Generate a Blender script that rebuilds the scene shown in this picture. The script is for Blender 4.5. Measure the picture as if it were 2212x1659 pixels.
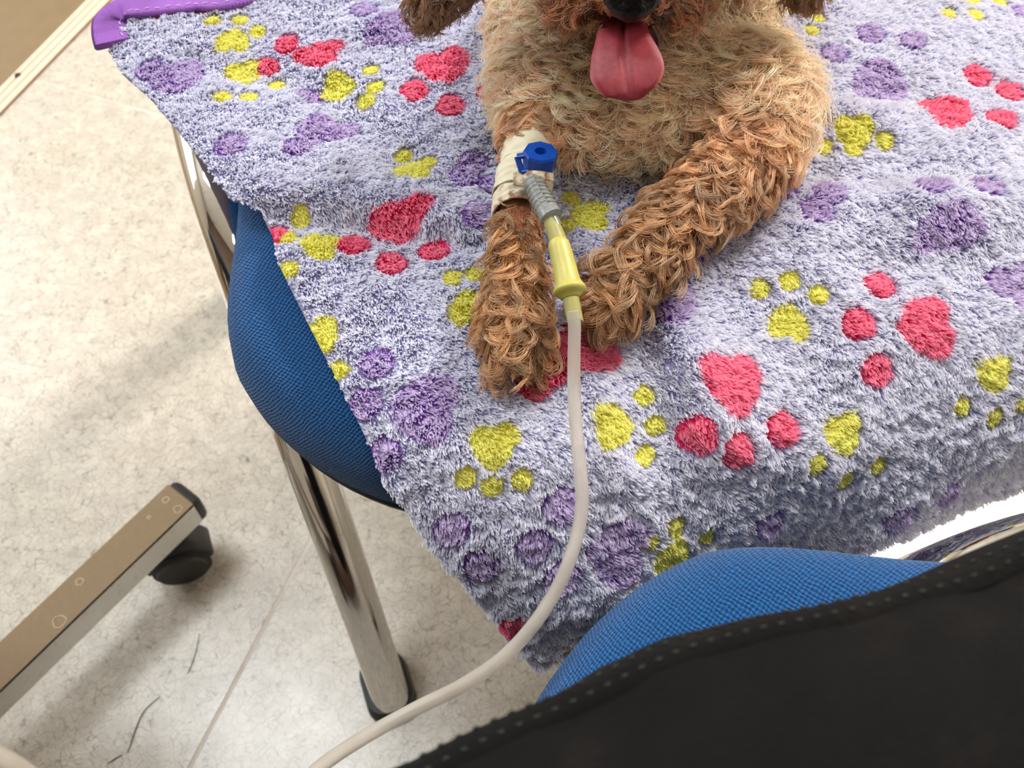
import bpy, bmesh, math, random
import numpy as np
from mathutils import Vector, Matrix, Quaternion

rng = np.random.default_rng(7)
random.seed(7)
sc = bpy.context.scene
for o in list(bpy.data.objects):
    bpy.data.objects.remove(o)

# ------------------------------------------------------------------ camera
W, H, FPX = 2212, 1659, 2100.0
CAM = np.array((0.0, 0.0, 0.80))
PITCH = math.radians(57)
cd = bpy.data.cameras.new('camera')
cam = bpy.data.objects.new('camera', cd)
sc.collection.objects.link(cam)
cam.location = CAM
cam.rotation_euler = (math.radians(90) - PITCH, 0, 0)
cd.sensor_width = 36.0
cd.lens = FPX / W * 36.0
cd.clip_start = 0.01
cd.dof.use_dof = True
cd.dof.focus_distance = 0.41
cd.dof.aperture_fstop = 16
sc.camera = cam

# ------------------------------------------------------------------ view, world, lights
vs = sc.view_settings
vs.view_transform = 'Standard'
vs.look = 'None'
vs.exposure = 0.14
vs.gamma = 1.0
vs.use_curve_mapping = False
world = bpy.data.worlds.new('world')
sc.world = world
world.use_nodes = True
world.node_tree.nodes['Background'].inputs[0].default_value = (0.9, 0.95, 1.0, 1)
world.node_tree.nodes['Background'].inputs[1].default_value = 0.3

E1 = np.array((0.9353, -0.354))      # across the floor tiles (away from the left wall)
E2 = np.array((0.354, 0.9353))       # along the left wall
WALL_E1 = -0.892


def room(e1, e2, z=0.0):
    p = E1 * e1 + E2 * e2
    return (p[0], p[1], z)


def area_light(name, loc, sx, sy, power, col, rotz):
    ld = bpy.data.lights.new(name, 'AREA')
    ld.shape = 'RECTANGLE'
    ld.size, ld.size_y = sx, sy
    ld.energy = power
    ld.color = col
    ob = bpy.data.objects.new(name, ld)
    sc.collection.objects.link(ob)
    ob.location = loc
    ob.rotation_euler = (0, 0, rotz)
    return ob


ROOM_ROT = math.atan2(E1[1], E1[0])
LIGHTS = [(-1.00, 0.38, 0.6, 0.6, 14, (0.90, 0.97, 1.0)),
          (0.75, 2.05, 0.6, 0.6, 88, (1.0, 0.955, 0.895)),
          (1.15, -0.75, 0.6, 0.6, 9.0, (1.0, 0.91, 0.80))]  # last entry: panel added as front fill on the dog
for (a, b, sx, sy, pw, colr) in LIGHTS:
    area_light('ceiling_lamp_light', room(a, b, 2.555), sx * .9, sy * .9, pw, colr, ROOM_ROT)

FILL_WIN = (-2.40, 0.55, 1.40, 1.7, 1.3)      # added unseen window, fills under the chair: e1, e2, z, width, height
wl = area_light('window_fill_light', room(FILL_WIN[0] + .06, FILL_WIN[1], FILL_WIN[2]), FILL_WIN[4], FILL_WIN[3], 23, (0.86, 0.94, 1.0), 0)  # soft fill lamp standing in the added window
wl.rotation_euler = (0, -math.pi / 2, ROOM_ROT)


# ------------------------------------------------------------------ maths helpers
cp, sp_ = math.cos(PITCH), math.sin(PITCH)
FWD = np.array((0, cp, -sp_))
UPV = np.array((0, sp_, cp))
RGT = np.array((1.0, 0, 0))


def ray(px, py):
    return FWD + RGT * ((px - W / 2) / FPX) - UPV * ((py - H / 2) / FPX)


def at_z(px, py, z):
    d = ray(px, py)
    t = (z - CAM[2]) / d[2]
    return CAM + d * t


def at_depth(px, py, dep):
    return CAM + ray(px, py) * dep


def project(p):
    q = np.asarray(p, float) - CAM
    dep = q @ FWD
    return W / 2 + FPX * (q @ RGT) / dep, H / 2 - FPX * (q @ UPV) / dep, dep


def lin(r, g, b):
    def f(c):
        c = c / 255.0
        return c / 12.92 if c <= 0.04045 else ((c + 0.055) / 1.055) ** 2.4
    return np.array((f(r), f(g), f(b)))


def nrm(v):
    v = np.asarray(v, float)
    return v / np.maximum(np.linalg.norm(v, axis=-1, keepdims=True), 1e-12)


def catmull(pts, n):
    pts = np.asarray(pts, float)
    m = len(pts)
    e = np.vstack([2 * pts[0] - pts[1], pts, 2 * pts[-1] - pts[-2]])
    out = []
    for t in np.linspace(0, m - 1 - 1e-9, n):
        i = int(t)
        u = t - i
        p0, p1, p2, p3 = e[i], e[i + 1], e[i + 2], e[i + 3]
        out.append(0.5 * ((2 * p1) + (-p0 + p2) * u + (2 * p0 - 5 * p1 + 4 * p2 - p3) * u * u + (-p0 + 3 * p1 - 3 * p2 + p3) * u ** 3))
    return np.array(out)


class VNoise:
    """smooth random field on a 2-D or 3-D lattice, for vectorised use"""
    def __init__(self, seed, dims):
        r = np.random.default_rng(seed)
        self.n = 64
        self.d = dims
        self.t = r.uniform(-1, 1, (self.n,) * dims)

    def __call__(self, p):
        p = np.asarray(p, float)
        i = np.floor(p).astype(int)
        f = p - i
        f = f * f * (3 - 2 * f)
        out = 0
        for c in range(2 ** self.d):
            bits = [(c >> k) & 1 for k in range(self.d)]
            w = 1
            ix = []
            for k, bt in enumerate(bits):
                w = w * (f[..., k] if bt else 1 - f[..., k])
                ix.append((i[..., k] + bt) % self.n)
            out = out + w * self.t[tuple(ix)]
        return out


# ------------------------------------------------------------------ object helpers
def link(o, parent=None):
    sc.collection.objects.link(o)
    if parent is not None:
        o.parent = parent
    return o


def thing(name, label, cat, loc=(0, 0, 0), rotz=0.0, group=None):
    o = bpy.data.objects.new(name, None)
    o.empty_display_size = .05
    o.location = loc
    o.rotation_euler = (0, 0, rotz)
    link(o)
    o['label'] = label
    o['category'] = cat
    if group:
        o['group'] = group
    bpy.context.view_layer.update()
    return o


def tag(o, label, cat, group=None):
    o['label'] = label
    o['category'] = cat
    if group:
        o['group'] = group
    return o


def mesh_obj(name, verts, faces, mat, parent=None, smooth=True, local=True, autosmooth=None):
    me = bpy.data.meshes.new(name)
    me.from_pydata([tuple(map(float, v)) for v in verts], [], [tuple(int(i) for i in f) for f in faces])
    me.update()
    if smooth:
        me.polygons.foreach_set('use_smooth', [True] * len(me.polygons))
    if mat:
        me.materials.append(mat)
    o = bpy.data.objects.new(name, me)
    link(o, parent)
    if parent is not None and not local:
        o.matrix_parent_inverse = parent.matrix_world.inverted()
    if autosmooth:
        try:
            me.set_sharp_from_angle(angle=math.radians(autosmooth))
        except Exception:
            pass
    return o


def bm_obj(name, bm, mat, parent=None, smooth=True, local=True, autosmooth=None):
    me = bpy.data.meshes.new(name)
    bmesh.ops.recalc_face_normals(bm, faces=bm.faces)
    bm.to_mesh(me)
    bm.free()
    if smooth:
        me.polygons.foreach_set('use_smooth', [True] * len(me.polygons))
    if mat:
        me.materials.append(mat)
    o = bpy.data.objects.new(name, me)
    link(o, parent)
    if parent is not None and not local:
        o.matrix_parent_inverse = parent.matrix_world.inverted()
    if autosmooth:
        me.set_sharp_from_angle(angle=math.radians(autosmooth))
    return o


def frames(path):
    path = np.asarray(path, float)
    T = nrm(np.gradient(path, axis=0))
    ref = np.array((0, 0, 1.0)) if abs(T[0][2]) < .9 else np.array((1.0, 0, 0))
    N = [nrm(np.cross(np.cross(T[0], ref), T[0]))]
    for i in range(1, len(path)):
        v = N[-1] - T[i] * (N[-1] @ T[i])
        N.append(nrm(v))
    N = np.array(N)
    return T, N, np.cross(T, N)


def sweep(path, section, closed_section=True, radii=None, caps=True, up=None, axis=None):
    """sweep 2-D section (k,2) along path; radii scales per point -> verts, faces"""
    path = np.asarray(path, float)
    section = np.asarray(section, float)
    T, N, B = frames(path)
    if axis is not None:
        T = np.tile(nrm(axis), (len(path), 1))
        up = (0, 1, .1)
    if up is not None:
        N = nrm(np.asarray(up) - T * (T @ np.asarray(up))[:, None])
        B = np.cross(T, N)
    k = len(section)
    V = []
    for i in range(len(path)):
        r = 1.0 if radii is None else radii[i]
        V.append(path[i] + (section[:, :1] * N[i] + section[:, 1:2] * B[i]) * r)
    V = np.concatenate(V)
    Fc = []
    for i in range(len(path) - 1):
        for j in range(k):
            a, b = i * k + j, i * k + (j + 1) % k
            Fc.append((a, b, b + k, a + k))
    if caps:
        Fc.append(tuple(range(k))[::-1])
        Fc.append(tuple(range((len(path) - 1) * k, len(path) * k)))
    return V, Fc


def circle(n, r=1.0):
    a = np.linspace(0, 2 * math.pi, n, endpoint=False)
    return np.stack([np.cos(a), np.sin(a)], 1) * r


def rrect(w, h, r, k=4):
    pts = []
    for cx, cy, a0 in ((w / 2 - r, h / 2 - r, 0), (-w / 2 + r, h / 2 - r, 90), (-w / 2 + r, -h / 2 + r, 180), (w / 2 - r, -h / 2 + r, 270)):
        for i in range(k + 1):
            a = math.radians(a0 + 90 * i / k)
            pts.append((cx + r * math.cos(a), cy + r * math.sin(a)))
    return np.array(pts)


def tube_obj(name, path, r, mat, parent=None, n=14, local=True):
    rad = np.full(len(path), r) if np.isscalar(r) else np.asarray(r)
    V, Fc = sweep(path, circle(n), radii=rad)
    return mesh_obj(name, V, Fc, mat, parent, local=local)


def lathe_axis(name, pts, rads, mat, parent=None, n=24, local=True, caps=True):
    V, Fc = sweep(pts, circle(n), radii=np.asarray(rads), caps=caps)
    return mesh_obj(name, V, Fc, mat, parent, local=local, autosmooth=50)


def blob_mesh(name, parts, voxel, smooth_iter=6):
    """union of tapered capsules / ellipsoids -> one continuous surface"""
    bm = bmesh.new()
    for p in parts:
        if p[0] == 'e':
            _, c, r, rot = p
            M = Matrix.Translation(Vector(c)) @ Matrix.Rotation(rot, 4, 'Z') @ Matrix.Diagonal((r[0], r[1], r[2], 1))
            bmesh.ops.create_icosphere(bm, subdivisions=3, radius=1.0, matrix=M)
        else:
            _, a, ra, b, rb = p
            a, b = np.array(a), np.array(b)
            n = max(2, int(np.linalg.norm(b - a) / (0.35 * min(ra, rb))) + 1)
            for t in np.linspace(0, 1, n):
                c = a * (1 - t) + b * t
                bmesh.ops.create_icosphere(bm, subdivisions=2, radius=ra * (1 - t) + rb * t, matrix=Matrix.Translation(Vector(c)))
    me = bpy.data.meshes.new(name + '_source')
    bm.to_mesh(me)
    bm.free()
    o = bpy.data.objects.new(name + '_source', me)
    sc.collection.objects.link(o)
    m = o.modifiers.new('r', 'REMESH')
    m.mode = 'VOXEL'
    m.voxel_size = voxel
    m2 = o.modifiers.new('s', 'SMOOTH')
    m2.factor = .5
    m2.iterations = smooth_iter
    dg = bpy.context.evaluated_depsgraph_get()
    dg.update()
    res = bpy.data.meshes.new_from_object(o.evaluated_get(dg))
    res.name = name
    bpy.data.objects.remove(o)
    bpy.data.meshes.remove(me)
    res.polygons.foreach_set('use_smooth', [True] * len(res.polygons))
    return res


def hair_obj(name, pts, rad, col, mat, parent=None):
    N, K = pts.shape[:2]
    hc = bpy.data.hair_curves.new(name)
    hc.add_curves([K] * N)
    hc.attributes['position'].data.foreach_set('vector', np.ascontiguousarray(pts, np.float32).ravel())
    a = hc.attributes.get('radius') or hc.attributes.new('radius', 'FLOAT', 'POINT')
    a.data.foreach_set('value', np.ascontiguousarray(rad, np.float32).ravel())
    c4 = np.ones((N, K, 4), np.float32)
    c4[..., :3] = col
    a = hc.attributes.new('col', 'FLOAT_COLOR', 'POINT')
    a.data.foreach_set('color', c4.ravel())
    hc.materials.append(mat)
    o = bpy.data.objects.new(name, hc)
    link(o, parent)
    if parent is not None:
        o.matrix_parent_inverse = parent.matrix_world.inverted()
    return o


# ------------------------------------------------------------------ materials
def new_mat(name):
    m = bpy.data.materials.new(name)
    m.use_nodes = True
    nt = m.node_tree
    b = nt.nodes['Principled BSDF']
    return m, nt, b


def N_(nt, typ, **kw):
    n = nt.nodes.new(typ)
    for k, v in kw.items():
        if k.startswith('i_'):
            key = k[2:]
            key = int(key) if key.isdigit() else key
            n.inputs[key].default_value = v
        else:
            setattr(n, k, v)
    return n


def L_(nt, a, b):
    nt.links.new(a, b)


def ramp(nt, fac, stops, interp='LINEAR'):
    r = N_(nt, 'ShaderNodeValToRGB')
    r.color_ramp.interpolation = interp
    el = r.color_ramp.elements
    while len(el) > 1:
        el.remove(el[-1])
    for i, (p, c) in enumerate(stops):
        e = el[0] if i == 0 else el.new(p)
        e.position = p
        c = c if hasattr(c, '__len__') else (c, c, c)
        e.color = (c[0], c[1], c[2], 1)
    L_(nt, fac, r.inputs[0])
    return r


def mixc(nt, fac, a, b, blend='MIX'):
    m = N_(nt, 'ShaderNodeMix', data_type='RGBA', blend_type=blend)
    if hasattr(fac, 'is_linked'):
        L_(nt, fac, m.inputs[0])
    else:
        m.inputs[0].default_value = fac
    for s, v in ((6, a), (7, b)):
        if hasattr(v, 'is_linked'):
            L_(nt, v, m.inputs[s])
        else:
            m.inputs[s].default_value = (v[0], v[1], v[2], 1)
    return m.outputs[2]


def math_(nt, op, a, b=None, c=None):
    m = N_(nt, 'ShaderNodeMath', operation=op)
    for i, v in enumerate((a, b, c)):
        if v is None:
            continue
        if hasattr(v, 'is_linked'):
            L_(nt, v, m.inputs[i])
        else:
            m.inputs[i].default_value = v
    return m.outputs[0]


def objco(nt, scale=1.0):
    tc = N_(nt, 'ShaderNodeTexCoord')
    mp = N_(nt, 'ShaderNodeMapping')
    mp.inputs['Scale'].default_value = (scale, scale, scale) if np.isscalar(scale) else scale
    L_(nt, tc.outputs['Object'], mp.inputs[0])
    return mp.outputs[0]


def noise(nt, vec, scale, detail=2.0, rough=.5, dist=0.0):
    n = N_(nt, 'ShaderNodeTexNoise')
    n.inputs['Scale'].default_value = scale
    n.inputs['Detail'].default_value = detail
    n.inputs['Roughness'].default_value = rough
    n.inputs['Distortion'].default_value = dist
    L_(nt, vec, n.inputs['Vector'])
    return n


def bump(nt, b, height, strength, dist):
    bp = N_(nt, 'ShaderNodeBump')
    bp.inputs['Strength'].default_value = strength
    bp.inputs['Distance'].default_value = dist
    L_(nt, height, bp.inputs['Height'])
    L_(nt, bp.outputs[0], b.inputs['Normal'])


def simple_mat(name, col, rough=.5, metal=0.0, spec=.5, noise_amt=.12, nscale=40, bump_s=0.0, bump_scale=200):
    m, nt, b = new_mat(name)
    co = objco(nt)
    n = noise(nt, co, nscale, 3)
    lo, hi = np.array(col) * (1 - noise_amt), np.minimum(np.array(col) * (1 + noise_amt), 1)
    r = ramp(nt, n.outputs[0], [(.3, lo), (.7, hi)])
    L_(nt, r.outputs[0], b.inputs['Base Color'])
    b.inputs['Roughness'].default_value = rough
    b.inputs['Metallic'].default_value = metal
    b.inputs['Specular IOR Level'].default_value = spec
    if bump_s:
        n2 = noise(nt, co, bump_scale, 3)
        bump(nt, b, n2.outputs[0], bump_s, .001)
    return m


def floor_mat():
    m, nt, b = new_mat('terrazzo_vinyl')
    tc = N_(nt, 'ShaderNodeTexCoord')
    geo = N_(nt, 'ShaderNodeNewGeometry')
    pos = geo.outputs['Position']
    # warp
    w1 = noise(nt, pos, 38, 2)
    sub = N_(nt, 'ShaderNodeVectorMath', operation='SUBTRACT')
    L_(nt, w1.outputs['Color'], sub.inputs[0])
    sub.inputs[1].default_value = (.5, .5, .5)
    scl = N_(nt, 'ShaderNodeVectorMath', operation='SCALE')
    L_(nt, sub.outputs[0], scl.inputs[0])
    scl.inputs['Scale'].default_value = .03
    add = N_(nt, 'ShaderNodeVectorMath', operation='ADD')
    L_(nt, pos, add.inputs[0])
    L_(nt, scl.outputs[0], add.inputs[1])
    base = ramp(nt, noise(nt, pos, 7, 3).outputs[0], [(.3, lin(183, 174, 161)), (.5, lin(188, 180, 168)), (.7, lin(183, 177, 167))])
    tint = ramp(nt, noise(nt, pos, 55, 2).outputs[0], [(.42, (0, 0, 0)), (.62, (1, 1, 1))])
    colr = mixc(nt, math_(nt, 'MULTIPLY', tint.outputs[0], .35), base.outputs[0], lin(222, 214, 200))
    # thin squiggly threads = cell borders, broken up by a mask
    for sc_, thr, mlo, mhi, amt, c in ((112, .042, .36, .48, .8, lin(128, 116, 100)), (180, .055, .42, .52, .65, lin(140, 128, 112)), (70, .02, .46, .56, .8, lin(98, 88, 76))):
        v = N_(nt, 'ShaderNodeTexVoronoi', feature='DISTANCE_TO_EDGE')
        v.inputs['Scale'].default_value = sc_
        L_(nt, add.outputs[0], v.inputs['Vector'])
        line = ramp(nt, v.outputs['Distance'], [(0.0, 1.0), (thr, 0.0)])
        mask = ramp(nt, noise(nt, pos, sc_ * .9, 2).outputs[0], [(mlo, 0.0), (mhi, 1.0)])
        f = math_(nt, 'MULTIPLY', line.outputs[0], mask.outputs[0])
        f = math_(nt, 'MULTIPLY', f, amt)
        colr = mixc(nt, f, colr, c)
    # grey chips
    v = N_(nt, 'ShaderNodeTexVoronoi', feature='F1')
    v.inputs['Scale'].default_value = 62
    L_(nt, add.outputs[0], v.inputs['Vector'])
    sepc = N_(nt, 'ShaderNodeSeparateColor')
    L_(nt, v.outputs['Color'], sepc.inputs[0])
    pick = math_(nt, 'GREATER_THAN', sepc.outputs[0], .972)
    near = math_(nt, 'LESS_THAN', math_(nt, 'ADD', v.outputs['Distance'], math_(nt, 'MULTIPLY', noise(nt, pos, 160, 2).outputs[0], .35)), .44)
    f = math_(nt, 'MULTIPLY', math_(nt, 'MULTIPLY', pick, near), .65)
    colr = mixc(nt, f, colr, lin(158, 152, 142))
    # scuffs and dirt specks
    v2 = N_(nt, 'ShaderNodeTexVoronoi', feature='F1')
    v2.inputs['Scale'].default_value = 140
    L_(nt, add.outputs[0], v2.inputs['Vector'])
    sep2 = N_(nt, 'ShaderNodeSeparateColor')
    L_(nt, v2.outputs['Color'], sep2.inputs[0])
    f = math_(nt, 'MULTIPLY', math_(nt, 'GREATER_THAN', sep2.outputs[1], .985), math_(nt, 'LESS_THAN', v2.outputs['Distance'], .2))
    colr = mixc(nt, math_(nt, 'MULTIPLY', f, .7), colr, lin(95, 82, 70))
    L_(nt, colr, b.inputs['Base Color'])
    rr = ramp(nt, noise(nt, pos, 14, 3).outputs[0], [(.3, .27), (.7, .36)])
    L_(nt, rr.outputs[0], b.inputs['Roughness'])
    b.inputs['Specular IOR Level'].default_value = .85
    bump(nt, b, noise(nt, pos, 300, 2).outputs[0], .05, .0005)
    return m


def fabric_mat(name, c_lo, c_hi):
    """coarse woven upholstery: warp and weft threads as fine relief"""
    m, nt, b = new_mat(name)
    tc = N_(nt, 'ShaderNodeTexCoord')
    nz = noise(nt, tc.outputs['Object'], 160, 2)
    mixv = N_(nt, 'ShaderNodeVectorMath', operation='SCALE')
    sb = N_(nt, 'ShaderNodeVectorMath', operation='SUBTRACT')
    L_(nt, nz.outputs['Color'], sb.inputs[0])
    sb.inputs[1].default_value = (.5, .5, .5)
    L_(nt, sb.outputs[0], mixv.inputs[0])
    mixv.inputs['Scale'].default_value = .0018
    ad = N_(nt, 'ShaderNodeVectorMath', operation='ADD')
    L_(nt, tc.outputs['Object'], ad.inputs[0])
    L_(nt, mixv.outputs[0], ad.inputs[1])
    sep = N_(nt, 'ShaderNodeSeparateXYZ')
    L_(nt, ad.outputs[0], sep.inputs[0])
    k = 2 * math.pi / 0.0024
    # y and z both advance the rows so the weave also wraps over the rounded edge
    row = math_(nt, 'SUBTRACT', sep.outputs[1], sep.outputs[2])
    sx = math_(nt, 'SINE', math_(nt, 'MULTIPLY', sep.outputs[0], k))
    sy = math_(nt, 'SINE', math_(nt, 'MULTIPLY', row, k))
    pr = math_(nt, 'MULTIPLY', sx, sy)
    fine = noise(nt, tc.outputs['Object'], 900, 3)
    hgt = math_(nt, 'ADD', math_(nt, 'MULTIPLY', pr, .5), math_(nt, 'MULTIPLY', fine.outputs[0], .9))
    r = ramp(nt, math_(nt, 'MULTIPLY_ADD', hgt, .45, .25), [(.25, c_lo), (.75, c_hi)])
    L_(nt, r.outputs[0], b.inputs['Base Color'])
    b.inputs['Roughness'].default_value = .85
    b.inputs['Specular IOR Level'].default_value = .2
    b.inputs['Sheen Weight'].default_value = .15
    bump(nt, b, hgt, .8, .0011)
    return m


def chrome_mat(name='chrome', col=(.74, .73, .71), rough=.045):
    m, nt, b = new_mat(name)
    co = objco(nt)
    n = noise(nt, co, 60, 4)
    r = ramp(nt, n.outputs[0], [(.35, rough), (.7, rough * 1.8)])
    L_(nt, r.outputs[0], b.inputs['Roughness'])
    n2 = noise(nt, co, 230, 2)
    c = ramp(nt, n2.outputs[0], [(.25, np.array(col) * .8), (.4, col)])
    L_(nt, c.outputs[0], b.inputs['Base Color'])
    b.inputs['Metallic'].default_value = 1.0
    return m


def curve_mat(name, translucent=.25, gloss=0.0, gloss_rough=.35, gloss_col=(1, 1, 1)):
    m, nt, b = new_mat(name)
    at = N_(nt, 'ShaderNodeAttribute', attribute_name='col')
    d = N_(nt, 'ShaderNodeBsdfDiffuse')
    L_(nt, at.outputs['Color'], d.inputs[0])
    t = N_(nt, 'ShaderNodeBsdfTranslucent')
    L_(nt, at.outputs['Color'], t.inputs[0])
    mx = N_(nt, 'ShaderNodeMixShader')
    mx.inputs[0].default_value = translucent
    L_(nt, d.outputs[0], mx.inputs[1])
    L_(nt, t.outputs[0], mx.inputs[2])
    out = mx
    if gloss:
        hb = N_(nt, 'ShaderNodeBsdfHair', component='Reflection')
        hb.inputs['RoughnessU'].default_value = gloss_rough
        hb.inputs['RoughnessV'].default_value = .7
        mg = mixc(nt, .55, at.outputs['Color'], gloss_col)
        L_(nt, mg, hb.inputs[0])
        m2 = N_(nt, 'ShaderNodeMixShader')
        m2.inputs[0].default_value = gloss
        L_(nt, mx.outputs[0], m2.inputs[1])
        L_(nt, hb.outputs[0], m2.inputs[2])
        out = m2
    L_(nt, out.outputs[0], nt.nodes['Material Output'].inputs[0])
    nt.nodes.remove(b)
    return m


def attr_mat(name, rough=.9, mul=1.0):
    m, nt, b = new_mat(name)
    at = N_(nt, 'ShaderNodeAttribute', attribute_name='col')
    L_(nt, mixc(nt, 1.0, at.outputs['Color'], (mul, mul, mul), 'MULTIPLY'), b.inputs['Base Color'])
    b.inputs['Roughness'].default_value = rough
    b.inputs['Specular IOR Level'].default_value = .1
    return m


M = {}
M['floor'] = floor_mat()
M['weld'] = simple_mat('joint_weld', lin(206, 194, 183), .45)
M['tan'] = simple_mat('tan_vinyl', lin(126, 106, 78), .5, nscale=45, noise_amt=.05, bump_s=.1)
M['wall_plain'] = simple_mat('pale_wall', lin(222, 214, 200), .7, noise_amt=.03)
M['wall_dark'] = simple_mat('bounce_cut_wall', lin(92, 74, 60), .6, noise_amt=.1)  # unseen front wall, darkened to reduce bounce light
M['ceiling'] = simple_mat('ceiling_board', lin(235, 232, 225), .8, noise_amt=.03)
M['groove'] = simple_mat('strip_groove', lin(120, 92, 68), .7)
M['trim'] = simple_mat('pale_trim', lin(236, 208, 182), .45, noise_amt=.04)
M['fabric'] = fabric_mat('blue_upholstery', lin(2, 46, 94), lin(7, 98, 164))
M['chrome'] = chrome_mat()
M['black'] = simple_mat('black_plastic', lin(26, 26, 28), .45, noise_amt=.2)
M['shell'] = simple_mat('dark_shell', lin(24, 30, 42), .6)
M['pile'] = curve_mat('fleece_pile', .45)
M['fur'] = curve_mat('dog_fur', .45, gloss=.33, gloss_rough=.28, gloss_col=(1, .93, .82))
M['cloth'] = attr_mat('blanket_cloth', .9, .8)
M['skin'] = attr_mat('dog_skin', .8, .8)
M['binding'] = simple_mat('purple_binding', lin(150, 100, 182), .9, spec=.08, bump_s=.8, bump_scale=1500)
M['thread'] = simple_mat('white_thread', lin(225, 215, 230), .7)


# ------------------------------------------------------------------ setting: floor, walls, ceiling
def struct(o):
    o['kind'] = 'structure'
    return o


def box_verts(c0, c1):
    (x0, y0, z0), (x1, y1, z1) = c0, c1
    v = [(x0, y0, z0), (x1, y0, z0), (x1, y1, z0), (x0, y1, z0), (x0, y0, z1), (x1, y0, z1), (x1, y1, z1), (x0, y1, z1)]
    f = [(0, 3, 2, 1), (4, 5, 6, 7), (0, 1, 5, 4), (1, 2, 6, 5), (2, 3, 7, 6), (3, 0, 4, 7)]
    return v, f


def room_box(name, e1a, e1b, e2a, e2b, z0, z1, mat, parent=None):
    v, f = box_verts((e1a, e2a, z0), (e1b, e2b, z1))
    v = [room(*p) for p in v]
    return mesh_obj(name, v, f, mat, parent, smooth=False)


R0, R1, R2A, R2B, RH = -2.4, 2.7, -1.7, 2.5, 2.6
floor = struct(room_box('floor', WALL_E1, R1 + .1, R2A - .1, R2B + .1, -.08, -.0004, M['weld']))
TS, TL = 0.6, 1.2
e1s = np.arange(-0.293 - TS, R1, TS)
e2s = np.arange(0.696 - 2 * TL, R2B, TL)
g = .0013
bmt = bmesh.new()
hs, hl = TS / 2 - g, TL / 2 - g
tile_v = []
for z, ins in ((-.006, 0), (-.0006, 0), (0.0, .0006)):
    tile_v.append([bmt.verts.new((sx * (hs - ins), sy * (hl - ins), z)) for sx, sy in ((-1, -1), (1, -1), (1, 1), (-1, 1))])
for a, b_ in ((0, 1), (1, 2)):
    for j in range(4):
        bmt.faces.new((tile_v[a][j], tile_v[a][(j + 1) % 4], tile_v[b_][(j + 1) % 4], tile_v[b_][j]))
bmt.faces.new(tile_v[2])
tile_me = bpy.data.meshes.new('tile')
bmt.to_mesh(tile_me)
bmt.free()
tile_me.materials.append(M['floor'])
for a in e1s:
    for b_ in e2s:
        t = bpy.data.objects.new('tile', tile_me)
        link(t, floor)
        t.location = room(a + TS / 2, b_ + TL / 2, 0)
        t.rotation_euler = (0, 0, ROOM_ROT)

# tan floor beyond the threshold, walls, ceiling
struct(room_box('floor', R0 - .1, WALL_E1 - .0005, R2A - .1, R2B + .1, -.08, -.0008, M['tan']))
_y0, _y1, _z0, _z1 = FILL_WIN[1] - FILL_WIN[3] / 2, FILL_WIN[1] + FILL_WIN[3] / 2, FILL_WIN[2] - FILL_WIN[4] / 2, FILL_WIN[2] + FILL_WIN[4] / 2
wl_ = struct(room_box('wall_left', R0 - .1, R0, R2A, _y0, 0, RH, M['wall_plain']))
for _a, _b, _c, _d in ((_y1, R2B, 0, RH), (_y0, _y1, 0, _z0), (_y0, _y1, _z1, RH)):
    room_box('wall_panel', R0 - .1, R0, _a, _b, _c, _d, M['wall_plain'], wl_)
m_fill_pane, nt, b = new_mat('fill_glow_pane')  # glowing pane of the added fill window
rr = ramp(nt, noise(nt, objco(nt), 1.5, 1).outputs[0], [(0, (.85, .93, 1)), (1, (.95, .98, 1))])
L_(nt, rr.outputs[0], b.inputs['Emission Color'])
b.inputs['Emission Strength'].default_value = 1.6
fill_win = struct(room_box('fill_window_1', R0 - .07, R0 - .06, _y0 + .03, _y1 - .03, _z0 + .03, _z1 - .03, m_fill_pane))
for _a, _b, _c, _d in ((_y0, _y0 + .05, _z0, _z1), (_y1 - .05, _y1, _z0, _z1), (_y0 + .05, _y1 - .05, _z0, _z0 + .05), (_y0 + .05, _y1 - .05, _z1 - .05, _z1), (FILL_WIN[1] - .025, FILL_WIN[1] + .025, _z0 + .05, _z1 - .05)):
    room_box('fill_window_frame', R0 - .09, R0 - .02, _a, _b, _c, _d, M['ceiling'], fill_win)
struct(room_box('wall_right', R1, R1 + .1, R2A, R2B, 0, RH, M['wall_plain']))
struct(room_box('wall_back', R0 - .1, R1 + .1, R2B, R2B + .1, 0, RH, M['wall_plain']))
struct(room_box('wall_front', R0 - .1, R1 + .1, R2A - .1, R2A, 0, RH, M['wall_dark']))
struct(room_box('ceiling', R0 - .1, R1 + .1, R2A - .1, R2B + .1, RH, RH + .08, M['ceiling']))

# three-ridged pale threshold strip between the two floors
base = struct(room_box('trim_1', WALL_E1 - .028, WALL_E1 + .001, R2A, R2B, -.001, .0022, M['groove']))
for ec, rr in ((-.0045, .0040), (-.0145, .0038), (-.0240, .0034)):
    prof = [(WALL_E1 + ec + rr * math.cos(a), .0022 + .0026 * math.sin(a)) for a in np.linspace(0, math.pi, 9)]
    V, Fc = [], []
    for e2 in (R2A, R2B):
        V += [room(a, e2, z) for a, z in prof]
    k = len(prof)
    for j in range(k - 1):
        Fc.append((j, j + k, j + 1 + k, j + 1))
    mesh_obj('ridge', V, Fc, M['trim'], base)
sp0 = at_z(58, 168, .004)
e2v = float(np.dot(sp0[:2], E2))
scr = bmesh.new()
bmesh.ops.create_cone(scr, cap_ends=True, segments=14, radius1=.0045, radius2=.0038, depth=.002)
so = bm_obj('screw', scr, M['black'], base, autosmooth=40)
so.location = room(WALL_E1 - .0195, e2v, .0044)

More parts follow.
